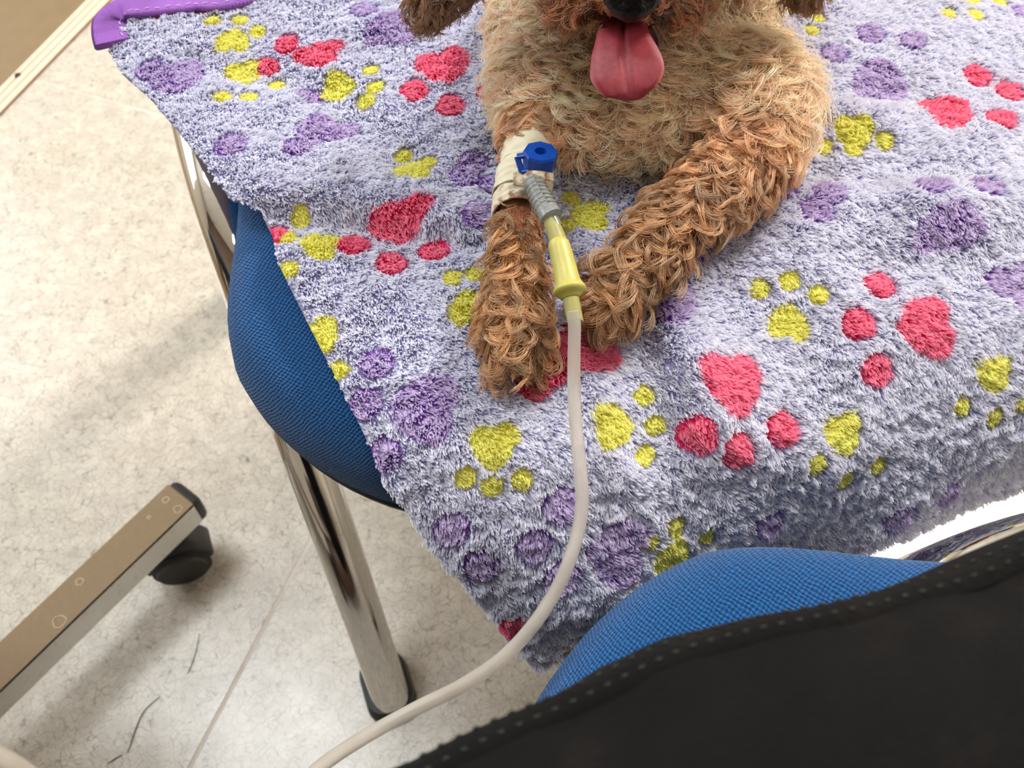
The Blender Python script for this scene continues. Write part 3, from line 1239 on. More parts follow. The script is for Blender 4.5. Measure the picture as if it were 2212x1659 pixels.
def coat(p):
    """per-root colour, comb direction, length, curl radius, keep-mask"""
    n = len(p)
    dl, tl, pl_ = seg_dist(p, LEG_L)
    dr, tr, pr_ = seg_dist(p, LEG_R)
    col = np.tile(CREAM * .85 + TAN * .15, (n, 1))
    comb = np.tile(np.array((0.0, -.8, -.35)), (n, 1))
    L = np.full(n, .021)
    curl = np.full(n, .0046)
    keep = np.ones(n, bool)
    cx = np.clip((p[:, 0] - .058) / .07, -1, 1)
    comb[:, 0] += cx * .55
    # lower chest a little redder
    lo = np.clip((.352 - p[:, 1]) / .03, 0, 1)[:, None]
    col = col * (1 - .45 * lo) + TAN * .45 * lo
    ml = (dl < .019) & (pl_ > .55)
    kk = np.clip((pl_ - .8) / 1.6, 0, 1)[:, None]
    col = np.where(ml[:, None], TAN * (1 - kk) + RED * kk, col)
    comb = np.where(ml[:, None], tl + np.array((0, 0, -.2)), comb)
    L = np.where(ml, np.clip(.012 + .004 * (pl_ - 2.3), .010, .019), L)
    curl = np.where(ml, .0036, curl)
    mr = (dr < .021) & (pr_ > .6) & ~ml
    kk = np.clip((pr_ - .6) / 1.6, 0, 1)[:, None]
    col = np.where(mr[:, None], (TAN * .9) * (1 - kk) + (RED * .8 + TAN * .1) * kk, col)
    side = np.array((.45, -.55, -.1))
    comb = np.where(mr[:, None], tr * .7 + side * .35, comb)
    L = np.where(mr, .0175, L)
    curl = np.where(mr, .0042, curl)
    # head
    hd = (p[:, 2] > .548) & (np.linalg.norm((p - np.array((.05, .385, .575))) / np.array((.06, .07, .05)), axis=1) < 1.15)
    col = np.where(hd[:, None], TAN * .55 + RED * .45, col)
    out = nrm(p - np.array((.05, .40, .572)))
    comb = np.where(hd[:, None], out * .5 + np.array((0, .1, -.5)), comb)
    L = np.where(hd, .017, L)
    mz = (p[:, 1] < .374) & (p[:, 2] > .536) & (np.abs(p[:, 0] - .046) < .040)
    col = np.where(mz[:, None], MUZ, col)
    ck = (p[:, 1] < .382) & (p[:, 2] > .548) & (np.abs(p[:, 0] - .048) < .058) & ~mz
    col = np.where(ck[:, None], RED * .62 + MUZ * .4, col)
    L = np.where(ck, .015, L)
    sx = np.sign(p[:, 0] - .046)
    comb = np.where(mz[:, None], np.stack([sx * .7, np.full(n, -.05), np.full(n, -.6)], 1), comb)
    L = np.where(mz, .008, L)
    curl = np.where(mz, .0012, curl)
    dn = np.linalg.norm((p - NOSE) / np.array((1.25, 1, 1)), axis=1)
    L = np.where(mz, np.clip((dn - .010) * .6 + .002, .0025, .0145), L)
    keep &= ~(dn < .0095)
    tong = mz & (np.abs(p[:, 0] - .0445) < .0125) & (p[:, 2] < .5605) & (p[:, 1] < .352)
    keep &= ~tong
    jaw = mz & (p[:, 2] < .552) & (np.abs(p[:, 0] - .046) < .0165)
    L = np.where(jaw, .007, L)
    col = np.where((mz & (p[:, 2] < .558) & (np.abs(p[:, 0] - .046) < .0165))[:, None], lin(104, 58, 34), col)
    # bandage covers the leg
    keep &= ~((dl < .0135) & (p[:, 1] > BAND_Y0 - .0005) & (p[:, 1] < BAND_Y1 + .0005))
    # clipped strip just below the bandage where the line enters
    sh = (dl < .0135) & (p[:, 1] > .262) & (p[:, 1] <= BAND_Y0) & (p[:, 0] > .0015) & (p[:, 2] > .489)
    L = np.where(sh, .0055, L)
    curl = np.where(sh, .0008, curl)
    dm = np.linalg.norm((p - np.array((.046, .352, .553))) / np.array((1.35, 1, 1)), axis=1)
    fm = (np.clip((.043 - dm) / .02, 0, 1) * (~hd) * (~ml) * (~mr))[:, None]
    col = col * (1 - fm * .85) + RED * .85 * fm * .85
    return col, comb, L, curl, keep


def grow(me, nlock, per, seed, mode='body', wild=0.0, legs=False):
    r = np.random.default_rng(seed)
    p, n, area = sample_mesh(me, nlock, seed)
    n0 = len(p)
    if mode == 'body':
        col, comb, L, curl, keep = coat(p)
        keep &= ~((p[:, 1] > .45) & (r.random(n0) < .55))
        keep &= ~((n[:, 2] < -.5) & (p[:, 2] < .49))
        if legs:
            dl_, _, q_l = seg_dist(p, LEG_L)
            dr_, _, q_r = seg_dist(p, LEG_R)
            keep &= (((dl_ < .02) & (q_l > .9)) | ((dr_ < .022) & (q_r > .8)))
            L = np.minimum(L * .6, .0085)
            curl = curl * .45
        if wild:
            dl_, _, q_l = seg_dist(p, LEG_L)
            dr_, _, q_r = seg_dist(p, LEG_R)
            keep &= ~(((dl_ < .02) & (q_l > .9)) | ((dr_ < .022) & (q_r > .8)))
    else:
        col = np.tile(DARK * .75 + RED * .25, (n0, 1))
        comb = np.tile(np.array((0, -.35, -.9)), (n0, 1))
        comb[:, 0] += (-.25 if mode == 'ear_l' else .25)
        L = np.full(n0, .020)
        curl = np.full(n0, .0012)
        keep = np.ones(n0, bool)
    p, n, col, comb, L, curl = (a[keep] for a in (p, n, col, comb, L, curl))
    m = len(p)
    L = L * r.uniform(.7, 1.25, m)
    curl = curl * r.uniform(.5, 1.35, m)
    comb = nrm(comb + r.normal(size=(m, 3)) * (.42 + .5 * wild))
    curl = curl * (1 + .35 * wild * r.random(m))
    L = L * (1 + .15 * wild)
    ct = nrm(comb - n * np.sum(comb * n, 1, keepdims=True))
    freq = r.uniform(.75, 1.7, m) * np.clip(L / .016, .5, 1.3)
    ph = r.uniform(0, 2 * math.pi, m)
    hand = r.choice([-1, 1], m)
    # two curl axes: mostly flattened spirals lying on the coat
    e1 = nrm(np.cross(ct, n))
    K = 13 if mode == 'body' else 9
    t = np.linspace(0, 1, K)
    P0 = np.repeat(p, per, 0)
    n_ = np.repeat(n, per, 0)
    NN = len(P0)
    rep = lambda a: np.repeat(a, per, 0)
    Lr = rep(L) * r.uniform(.82, 1.1, NN)
    offs = r.normal(size=(NN, 3))
    offs = offs - n_ * np.sum(offs * n_, 1, keepdims=True)
    offs = offs * .0009
    d0 = nrm(n_ * .75 + rep(ct) * .55)
    env = np.clip(t * 2.2, 0, 1)
    base = P0[:, None, :] + offs[:, None, :] * (1 - .55 * t)[None, :, None]
    base = base + n_[:, None, :] * (Lr * .42)[:, None, None] * (t - .62 * t * t)[None, :, None] * 1.25
    base = base + rep(ct)[:, None, :] * (Lr * .62)[:, None, None] * (t ** 1.15)[None, :, None]
    a = 2 * math.pi * (rep(freq) + .04 * r.normal(size=NN))[:, None] * t[None, :] + rep(ph)[:, None]
    amp = rep(curl)[:, None] * env[None, :] * (1 + .12 * r.normal(size=NN))[:, None]
    c0 = np.cos(rep(ph))[:, None]
    s0 = np.sin(rep(ph))[:, None]
    base = base + rep(e1)[:, None, :] * ((np.cos(a) - c0 * (1 - env)[None, :]) * amp * rep(hand)[:, None])[:, :, None]
    base = base + (n_ * .55 + rep(ct) * .75)[:, None, :] * (np.sin(a) * amp)[:, :, None]
    base = base + r.normal(size=(NN, 3))[:, None, :] * (.0005 * t * t)[None, :, None]
    base[:, 0, :] = P0 + offs * .6 - n_ * .001
    lockv = rep((1 + .24 * r.normal(size=m)).clip(.5, 1.5))
    strv = (1 + .12 * r.normal(size=NN)).clip(.7, 1.4)
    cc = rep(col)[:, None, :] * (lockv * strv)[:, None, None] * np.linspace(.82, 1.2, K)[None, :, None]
    rad = np.full((NN, K), .000135) * np.linspace(1.0, .45, K)[None, :] * (1 + .2 * r.normal(size=NN))[:, None].clip(.6, 1.5)
    return base, rad, np.clip(cc, 0, .98)


def colour_skin(me, ear_=False):
    co = np.empty(len(me.vertices) * 3, np.float32)
    me.vertices.foreach_get('co', co)
    co = co.reshape(-1, 3).astype(float)
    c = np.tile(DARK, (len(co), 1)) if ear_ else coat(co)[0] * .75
    if not ear_:
        dl, _, _ = seg_dist(co, LEG_L)
        sh = (dl < .0135) & (co[:, 1] > .262) & (co[:, 1] <= BAND_Y0)
        c = np.where(sh[:, None], lin(160, 98, 72), c)
    at = me.attributes.new('col', 'FLOAT_COLOR', 'POINT')
    at.data.foreach_set('color', np.concatenate([c, np.ones((len(c), 1))], 1).astype(np.float32).ravel())


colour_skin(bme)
colour_skin(ear_l.data, True)
colour_skin(ear_r.data, True)
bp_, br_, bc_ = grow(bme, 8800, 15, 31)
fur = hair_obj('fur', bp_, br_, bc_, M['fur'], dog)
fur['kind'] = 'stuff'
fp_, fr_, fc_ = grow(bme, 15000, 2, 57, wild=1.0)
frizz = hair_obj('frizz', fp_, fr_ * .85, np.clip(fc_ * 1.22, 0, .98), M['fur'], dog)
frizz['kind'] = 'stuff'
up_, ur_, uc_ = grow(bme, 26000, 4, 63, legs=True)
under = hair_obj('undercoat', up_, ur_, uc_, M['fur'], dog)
under['kind'] = 'stuff'
for eo, md in ((ear_l, 'ear_l'), (ear_r, 'ear_r')):
    hp, hr, hcx = grow(eo.data, 900, 9, 40 + len(md), md)
    f_ = hair_obj('ear_fur', hp, hr, hcx, M['fur'], eo)
    f_['kind'] = 'stuff'

# nose with nostrils
m_nose = simple_mat('wet_nose', lin(11, 10, 10), .3, spec=.3, noise_amt=.3, bump_s=.5, bump_scale=900)
bm = bmesh.new()
bmesh.ops.create_uvsphere(bm, u_segments=32, v_segments=20, radius=1)
fd = nrm(np.array((-.045, -.324, .20)))          # towards the viewer
for v in bm.verts:
    c = np.array(v.co)
    # c: x width, y front, z up
    sx = 1 - .28 * max(0, -c[2])                  # narrows below
    d = 1.0
    for s in (-1, 1):
        q = np.array((c[0] - s * .48, c[1] + .80, c[2] - .08))
        d -= .30 * math.exp(-(q[0] ** 2 + q[2] ** 2) / .035) * (1 if c[1] < 0 else 0)
    d -= .12 * math.exp(-(c[0] ** 2) / .004) * (1 if c[1] < 0 and c[2] < .25 else 0)
    v.co = (c[0] * .0112 * sx * d, c[1] * .0085 * d, c[2] * .0088)
no = bm_obj('nose', bm, m_nose, dog, local=True)
no.matrix_parent_inverse = dog.matrix_world.inverted()
no.location = NOSE
no.rotation_euler = (math.radians(-18), 0, 0)

# eyes (above the frame edge)
m_eye = simple_mat('dark_eye', lin(22, 14, 10), .08)
for s in (-1, 1):
    bm = bmesh.new()
    bmesh.ops.create_uvsphere(bm, u_segments=20, v_segments=12, radius=.0062)
    eo = bm_obj('eye', bm, m_eye, dog)
    eo.matrix_parent_inverse = dog.matrix_world.inverted()
    eo.location = (.050 + s * .019, .3545, .594)

# mouth lining and tongue
m_mouth = simple_mat('mouth_skin', lin(70, 26, 26), .4)
m_ton, nt, b = new_mat('tongue')
co_ = objco(nt)
nz = noise(nt, co_, 500, 3)
rr = ramp(nt, nz.outputs[0], [(.3, lin(140, 44, 56)), (.7, lin(158, 57, 69))])
L_(nt, rr.outputs[0], b.inputs['Base Color'])
b.inputs['Roughness'].default_value = .5
b.inputs['Subsurface Weight'].default_value = .15
b.inputs['Subsurface Radius'].default_value = (.004, .0015, .001)
bump(nt, b, nz.outputs[0], .15, .0004)
tp = [(1347, 58, .3935), (1346, 85, .388), (1349, 120, .3845), (1355, 160, .383), (1358, 190, .3833), (1360, 206, .3845), (1360, 217, .386)]
tw_ = [52, 58, 72, 79, 63, 40, 8]
cl = catmull([at_depth(x, y, d) for x, y, d in tp], 26)
wl = catmull([[x] for x in tw_], 26)[:, 0] * .385 / FPX
# round off the tip
tt = np.linspace(0, 1, 26)
Tt = nrm(np.gradient(cl, axis=0))
vdir = nrm(CAM - cl)
side = nrm(np.cross(Tt, vdir))
up_ = nrm(np.cross(side, Tt))
up_ = np.where((np.sum(up_ * vdir, 1) < 0)[:, None], -up_, up_)
V, Fc = [], []
KX = 17
for i in range(26):
    for sgn in (1, -1):
        for j in range(KX):
            u = -1 + 2 * j / (KX - 1)
            if sgn == -1:
                u = -u
            th = .0019 * math.sqrt(max(0, 1 - u ** 4)) * min(1, (25.5 - i) / 3)
            groove = -.0017 * math.exp(-(u / .08) ** 2) * (1 - tt[i] ** 3) if sgn > 0 else 0
            cup = .0016 * u * u * (1 - .5 * tt[i])
            V.append(cl[i] + side[i] * u * wl[i] + up_[i] * (sgn * th + groove + cup * (1 if i < 20 else .4)))
kk = 2 * KX
for i in range(25):
    for j in range(kk):
        a, b_ = i * kk + j, i * kk + (j + 1) % kk
        Fc.append((a, b_, b_ + kk, a + kk))
Fc.append(tuple(range(25 * kk, 26 * kk)))
tg = mesh_obj('tongue', V, Fc, m_ton, dog, local=False)
tg['label'] = 'pink tongue with a central groove'
for s, (px_, py_) in ((-1, (1292, 92)), (1, (1418, 92))):
    bm = bmesh.new()
    pth = catmull([at_depth(px_ - s * 12, py_ - 38, .39), at_depth(px_, py_ - 8, .392), at_depth(px_ - s * 2, py_ + 26, .396)], 12)
    V, Fc = sweep(pth, circle(8), radii=np.linspace(.0016, .0010, 12))
    mesh_obj('lip', V, Fc, m_mouth, dog, local=False)

# ------------------------------------------------------------------ bandage on the image-left foreleg
m_band, nt, b = new_mat('adhesive_tape')
co_ = objco(nt)
nz = noise(nt, co_, 130, 4, .6, .6)
base_ = ramp(nt, noise(nt, co_, 50, 3).outputs[0], [(.3, lin(208, 197, 168)), (.7, lin(224, 217, 196))])
geo = N_(nt, 'ShaderNodeNewGeometry')
sp = N_(nt, 'ShaderNodeSeparateXYZ')
L_(nt, geo.outputs['Position'], sp.inputs[0])
yy = math_(nt, 'SUBTRACT', .297, sp.outputs[1])
low = math_(nt, 'MULTIPLY', yy, 75)
bl = math_(nt, 'ADD', low, math_(nt, 'MULTIPLY_ADD', nz.outputs[0], 2.4, -1.35))
blc = ramp(nt, bl, [(.42, (0, 0, 0)), (.75, (1, 1, 1))])
blm = math_(nt, 'MULTIPLY', blc.outputs[0], ramp(nt, noise(nt, co_, 260, 3).outputs[0], [(.46, 0.0), (.6, .8)]).outputs[0])
L_(nt, mixc(nt, blm, base_.outputs[0], lin(122, 60, 36)), b.inputs['Base Color'])
b.inputs['Roughness'].default_value = .8
b.inputs['Specular IOR Level'].default_value = .15
bump(nt, b, noise(nt, co_, 420, 4, .6).outputs[0], .5, .0006)
bline = np.array([(.0078, BAND_Y1, .4935), (.0066, .313, .4940), (.0050, .302, .4945), (.0037, .293, .4945), (.0028, BAND_Y0, .4935)])
bandage = thing('bandage', 'cream adhesive tape bandage with blood stains wrapped around the dog foreleg', 'bandage', (.005, .303, .482))
vn3 = VNoise(33, 3)


def wrap(y0, y1, r, seed, n=26, skew=0.0):
    ts = np.linspace(0, 1, n)
    pth = np.array([[np.interp(-(y0 + (y1 - y0) * t), -bline[:, 1], bline[:, k]) if k != 1 else y0 + (y1 - y0) * t for k in range(3)] for t in ts])
    T, N, B = frames(pth)
    V, Fc = [], []
    kc = 40
    for lay in (0, 1):
        for i in range(n):
            for j in range(kc):
                a = 2 * math.pi * j / kc
                d = N[i] * math.cos(a) * 1.12 + B[i] * math.sin(a)
                rr_ = r - (.0007 if lay else 0)
                p_ = pth[i] + d * rr_ + T[i] * skew * math.sin(a)
                q_ = p_ * np.array((260, 520, 260)) + seed
                rr2 = .0006 * float(vn3(q_[None])[0]) + .00035 * math.sin((i + 3 * math.sin(a + seed)) * 1.1)
                V.append(p_ + d * rr2)
    m = n * kc
    for lay in (0, 1):
        for i in range(n - 1):
            for j in range(kc):
                a, b_ = lay * m + i * kc + j, lay * m + i * kc + (j + 1) % kc
                q_ = (a, b_, b_ + kc, a + kc)
                Fc.append(q_ if lay == 0 else q_[::-1])
    for i in (0, n - 1):
        for j in range(kc):
            a, b_ = i * kc + j, i * kc + (j + 1) % kc
            Fc.append((a, b_, b_ + m, a + m))
    return V, Fc


for (y0, y1, r, sd, sk) in ((BAND_Y1, .3005, .0116, 1.3, .002), (.3065, .2915, .0121, 4.1, -.0015), (.2965, BAND_Y0, .0114, 7.9, .001)):
    V, Fc = wrap(y0, y1, r, sd, 22, sk)
    mesh_obj('tape_layer', V, Fc, m_band, bandage, local=False)

# ------------------------------------------------------------------ IV catheter (blue port cap) taped on the leg
m_blue, nt, b = new_mat('blue_plastic')
rr = ramp(nt, noise(nt, objco(nt), 300, 2).outputs[0], [(.3, lin(2, 60, 152)), (.7, lin(6, 76, 178))])
L_(nt, rr.outputs[0], b.inputs['Base Color'])
b.inputs['Roughness'].default_value = .35
cat = thing('catheter_port', 'blue plastic injection cap of the catheter standing on the bandage', 'catheter')
top_c = at_depth(1168, 326, .392)
axis = nrm(top_c - at_depth(1158, 372, .398))
axis = nrm(np.array((.02, .10, 1.0)) * .7 + axis * .3)
base_c = top_c - axis * .0085
R_ = .0073
hexa = [(math.cos(math.radians(a)), math.sin(math.radians(a))) for a in range(0, 360, 45)]
pth = [base_c - axis * .002, base_c, base_c + axis * .0005, top_c - axis * .001, top_c, top_c + axis * .0002, top_c - axis * .0008, top_c - axis * .003]
pth[-3:] = [top_c, top_c - axis * .0025, top_c - axis * .0045]
V, Fc = sweep(pth, np.array(hexa), radii=np.array([.80, .84, .9, 1.0, .93, .36, .30, .26]) * R_, axis=axis)
mesh_obj('cap', V, Fc, m_blue, cat, smooth=False, local=False)
# hinge tab: a small open frame on the left of the cap
sidev = nrm(at_depth(1118, 345, .393) - at_depth(1168, 335, .393))
dnv = nrm(at_depth(1135, 372, .395) - at_depth(1128, 340, .393))
fr_c = at_depth(1131, 352, .3925)
corners = [at_depth(1146, 334, .392), at_depth(1117, 338, .393), at_depth(1127, 370, .395), at_depth(1150, 366, .394)]
loop = corners + [corners[0]]
for i in range(4):
    V, Fc = sweep([loop[i], (loop[i] + loop[i + 1]) / 2, loop[i + 1]], rrect(.0017, .0024, .0005, 2))
    mesh_obj('hinge_bar', V, Fc, m_blue, cat, smooth=False, local=False)
# blue body under the cap running to the taped hub
V, Fc = sweep([at_depth(1166, 345, .396), at_depth(1166, 362, .397), at_depth(1163, 384, .3985), at_depth(1160, 396, .4)], rrect(.0100, .0062, .002, 3), radii=[1, 1, .95, .8])
mesh_obj('hub', V, Fc, m_blue, cat, local=False, autosmooth=40)
# strip of tape over the hub
strip = []
for i in range(9):
    u = i / 8
    for j in range(5):
        v = j / 4
        x = 1108 + 88 * u
        y = 374 + 26 * v + 8 * math.sin(u * 5) * v - 6 * math.sin(u * math.pi)
        d = .3965 - .0062 * math.exp(-((x - 1162) / 28) ** 2)
        strip.append(at_depth(x, y, d))
Fc = [(i * 5 + j, i * 5 + j + 1, i * 5 + j + 6, i * 5 + j + 5) for i in range(8) for j in range(4)]
so = mesh_obj('tape_strip', strip, Fc, m_band, bandage, local=False)
sm = so.modifiers.new('t', 'SOLIDIFY')
sm.thickness = .0005

# ------------------------------------------------------------------ infusion line
m_clear, nt, b = new_mat('clear_plastic')
rr = ramp(nt, noise(nt, objco(nt), 200, 2).outputs[0], [(.3, .05), (.7, .12)])
L_(nt, rr.outputs[0], b.inputs['Roughness'])
b.inputs['Base Color'].default_value = (.78, .82, .82, 1)
b.inputs['Transmission Weight'].default_value = .92
b.inputs['IOR'].default_value = 1.46
m_tube, nt, b = new_mat('milky_tube')
rr = ramp(nt, noise(nt, objco(nt), 90, 2).outputs[0], [(.3, lin(214, 206, 196)), (.7, lin(226, 220, 212))])
L_(nt, rr.outputs[0], b.inputs['Base Color'])
b.inputs['Roughness'].default_value = .32
b.inputs['Transmission Weight'].default_value = .65
b.inputs['IOR'].default_value = 1.15
m_lat, nt, b = new_mat('yellow_latex')
rr = ramp(nt, noise(nt, objco(nt), 160, 3).outputs[0], [(.3, lin(178, 170, 82)), (.7, lin(190, 182, 94))])
L_(nt, rr.outputs[0], b.inputs['Base Color'])
b.inputs['Roughness'].default_value = .42
b.inputs['Subsurface Weight'].default_value = .3
b.inputs['Subsurface Radius'].default_value = (.006, .005, .002)
m_latp, nt, b = new_mat('pale_latex')
rr = ramp(nt, noise(nt, objco(nt), 160, 3).outputs[0], [(.3, lin(174, 168, 104)), (.7, lin(186, 180, 116))])
L_(nt, rr.outputs[0], b.inputs['Base Color'])
b.inputs['Roughness'].default_value = .4
b.inputs['Transmission Weight'].default_value = .25
b.inputs['IOR'].default_value = 1.3

iv = thing('infusion_line', 'infusion tubing with clear screw connector and yellow latex port leading off the foreleg', 'tubing')


def dline(pts):
    return [at_depth(*p) for p in pts]


# threaded clear connector: barrel with raised thread rings
m_barrel, nt, b = new_mat('clear_barrel')
rr = ramp(nt, noise(nt, objco(nt), 200, 2).outputs[0], [(.3, .06), (.7, .12)])
L_(nt, rr.outputs[0], b.inputs['Roughness'])
b.inputs['Base Color'].default_value = (.70, .75, .76, 1)
b.inputs['Transmission Weight'].default_value = .75
b.inputs['IOR'].default_value = 1.35
axp = catmull(dline([(1150, 388, .394), (1168, 428, .390), (1191, 469, .386)]), 46)
lk = lathe_axis('screw_connector', axp, np.linspace(20.5, 25.5, 46) * .389 / FPX, m_barrel, iv, local=False)
lk['label'] = 'clear threaded connector'
lT, lN, lB = frames(axp)
for k in range(7):
    i = 4 + k * 5
    r0_ = (22.5 + 4.8 * i / 45) * .389 / FPX
    ringp = [axp[i] + (lN[i] * math.cos(a_) + lB[i] * math.sin(a_)) * r0_ + lT[i] * .0006 * (a_ / math.pi - 1) for a_ in np.linspace(0, 2 * math.pi, 30)]
    tube_obj('thread_ring', ringp, .00042, m_clear, lk, n=8)
axp = catmull(dline([(1152, 394, .3952), (1178, 447, .3898), (1203, 490, .3855)]), 20)
lathe_axis('inner_stem', axp, np.array([9, 9.5, 10] + [10.5] * 14 + [10, 9.5, 9]) * .388 / FPX, m_tube, iv, local=False)
axp = dline([(1183, 455, .3885), (1188, 466, .3875), (1196, 482, .386), (1201, 492, .3853)])
lathe_axis('taper_collar', axp, np.array([16, 17, 16, 15.5]) * .387 / FPX, m_clear, iv, local=False)
# pale latex sleeve, yellow bulb, pale end sleeve
axp = catmull(dline([(1188, 474, .3868), (1198, 498, .3850), (1206, 522, .3835)]), 10)
lathe_axis('latex_sleeve', axp, np.linspace(16.5, 19.5, 10) * .385 / FPX, m_latp, iv, local=False)
axp = catmull(dline([(1204, 518, .3838), (1213, 550, .3815), (1222, 588, .379), (1227, 611, .3776), (1231, 630, .3766), (1234, 645, .3758)]), 36)
u = np.linspace(0, 1, 36)
rb = np.interp(u, [0, .02, .05, .1, .5, .64, .70, .75, .80, .86, .92, 1.0], [17, 20, 23, 24, 27, 29.5, 34, 36.5, 35, 30, 24, 18.5])
lb = lathe_axis('latex_port', axp, rb * .380 / FPX, m_lat, iv, n=28, local=False)
lb['label'] = 'yellow latex injection bulb'
axp = catmull(dline([(1231, 632, .3766), (1236, 660, .3752), (1242, 692, .3738), (1242.6, 696, .3736)]), 14)
rs = np.array([18.0] * 12 + [17.4, 15.2]) * .375 / FPX
lathe_axis('end_sleeve', axp, rs, m_latp, iv, local=False)
# tubing: over the paws, off the seat edge, down to the left, then a loop back past the viewer
tpz = [(1238, 672, .508), (1241, 705, .505), (1240, 770, .500), (1240, 850, .4945), (1246, 940, .490), (1254, 1020, .486), (1257, 1090, .482), (1243, 1170, .478), (1208, 1262, .474),
       (1152, 1350, .470), (1085, 1422, .466), (1000, 1480, .463), (900, 1530, .461), (800, 1585, .460), (700, 1650, .462), (600, 1740, .468), (420, 1860, .49), (230, 1840, .52), (90, 1700, .545), (-20, 1628, .555), (-180, 1580, .56), (-420, 1570, .56)]
tpath = catmull([at_z(x, y, z) for x, y, z in tpz], 200)
tb = tube_obj('tube', tpath, .00245, m_tube, iv, n=16, local=False)
tb['label'] = 'milky flexible plastic tube'

# ------------------------------------------------------------------ person in black jeans (seated on the near chair)
person = thing('person', 'seated person seen only as a dark blurred thigh in black stitched jeans', 'person', (C2[0], C2[1], SEAT_Z))


def c2(fwd, lat, z):
    p = CP + GP * fwd + RP * lat
    return (p[0], p[1], z)


TH = [c2(-.12, .095, .565), c2(.05, .105, .560), c2(.20, .106, .552), c2(.42, .095, .535)]
tr_ = [.086, .080, .076, .066]
kn_out = c2(.44, .10, .49)
legs = []
for s in (1, -1):
    q = [c2(-.156, .060 * s, .556), c2(.014, .087 * s, .550), c2(.164, .087 * s, .546), c2(.384, .076 * s, .535)]
    for i in range(3):
        legs.append(('c', q[i], tr_[i], q[i + 1], tr_[i + 1]))
    legs.append(('c', q[3], .066, c2(.325, .09 * s, .30), .056))
    legs.append(('c', c2(.325, .09 * s, .30), .056, c2(.24, .09 * s, .075), .046))
legs.append(('e', c2(-.19, 0, .585), (.12, .165, .115), math.atan2(R2[1], R2[0]) - math.pi / 2))
jm = blob_mesh('trousers', legs, .009, 5)
vn4 = VNoise(44, 3)
co = np.empty(len(jm.vertices) * 3, np.float32)
jm.vertices.foreach_get('co', co)
co = co.reshape(-1, 3)
nv_ = np.empty_like(co).ravel()
jm.vertices.foreach_get('normal', nv_)
nv_ = nv_.reshape(-1, 3)
co = co + nv_ * (.0035 * vn4(co * 22) + .0018 * vn4(co * 55 + 5))[:, None]
jm.vertices.foreach_set('co', co.astype(np.float32).ravel())
jm.update()
m_jean, nt, b = new_mat('black_denim')
co_ = objco(nt)
rr = ramp(nt, noise(nt, co_, 30, 5, .6).outputs[0], [(.3, lin(6, 5, 5)), (.55, lin(10, 9, 9)), (.75, lin(26, 20, 17))])
L_(nt, rr.outputs[0], b.inputs['Base Color'])
b.inputs['Roughness'].default_value = .9
b.inputs['Specular IOR Level'].default_value = .15
bump(nt, b, noise(nt, co_, 600, 3).outputs[0], .5, .001)
jm.materials.append(m_jean)
jo = bpy.data.objects.new('trousers', jm)
link(jo, person)
jo.matrix_parent_inverse = person.matrix_world.inverted()
# raised side seam with two rows of stitches, laid on the cloth surface by ray casting
dg = bpy.context.evaluated_depsgraph_get()
dg.update()


def on_thigh(fwd, ang):
    i = np.clip((fwd + .12) / .54, 0, 1)
    fs = [-.156, .014, .164, .384]
    lat = np.interp(fwd, fs, [.060, .087, .087, .076])
    z = np.interp(fwd, fs, [.556, .550, .546, .535])
    o_ = Vector(c2(fwd, lat, z))
    d = Vector(np.append(RP * math.cos(ang), 0) + np.array((0, 0, math.sin(ang)))).normalized()
    hit, loc, nrm_, fi = jo.ray_cast(jo.matrix_world.inverted() @ (o_ + d * .14), (jo.matrix_world.inverted().to_3x3() @ -d))
    if not hit:
        return np.array(o_ + d * .08), np.array(d)
    return np.array(jo.matrix_world @ loc), np.array(d)


SEAM_A = math.radians(36)
fl = np.linspace(-.12, .37, 60)
sp_pts, sp_n = zip(*[on_thigh(f_, SEAM_A + .03 * math.sin(f_ * 30)) for f_ in fl])
sp_pts, sp_n = np.array(sp_pts), np.array(sp_n)
for _ in range(3):
    sp_pts[1:-1] = (sp_pts[:-2] + sp_pts[1:-1] * 2 + sp_pts[2:]) / 4
Ts = nrm(np.gradient(sp_pts, axis=0))
Bs = nrm(np.cross(Ts, sp_n))
V, Fc = [], []
for i in range(60):
    for u, h in ((-1, -.001), (-.85, .0014), (0, .0020), (.85, .0014), (1, -.001)):
        V.append(sp_pts[i] + Bs[i] * u * .0052 + sp_n[i] * h)
for i in range(59):
    for j in range(4):
        Fc.append((i * 5 + j, i * 5 + j + 1, i * 5 + j + 6, i * 5 + j + 5))
mesh_obj('seam', V, Fc, m_jean, person, local=False)
m_st = simple_mat('grey_stitch', lin(46, 50, 45), .8, spec=.1)
bm = bmesh.new()
fine = catmull(sp_pts, 240)
fn_ = catmull(sp_n, 240)
ft = nrm(np.gradient(fine, axis=0))
for i in range(0, 238, 2):
    for off in (-.0036, .0036):
        bb = nrm(np.cross(ft[i], fn_[i]))
        c = fine[i] + bb * off + fn_[i] * .0018
        Mx = Matrix.Translation(Vector(c)) @ Vector(ft[i]).to_track_quat('X', 'Z').to_matrix().to_4x4() @ Matrix.Diagonal((.0010, .0005, .0005, 1))
        bmesh.ops.create_icosphere(bm, subdivisions=1, radius=1, matrix=Mx)
st = bm_obj('stitching', bm, m_st, person, local=False)
st['kind'] = 'stuff'
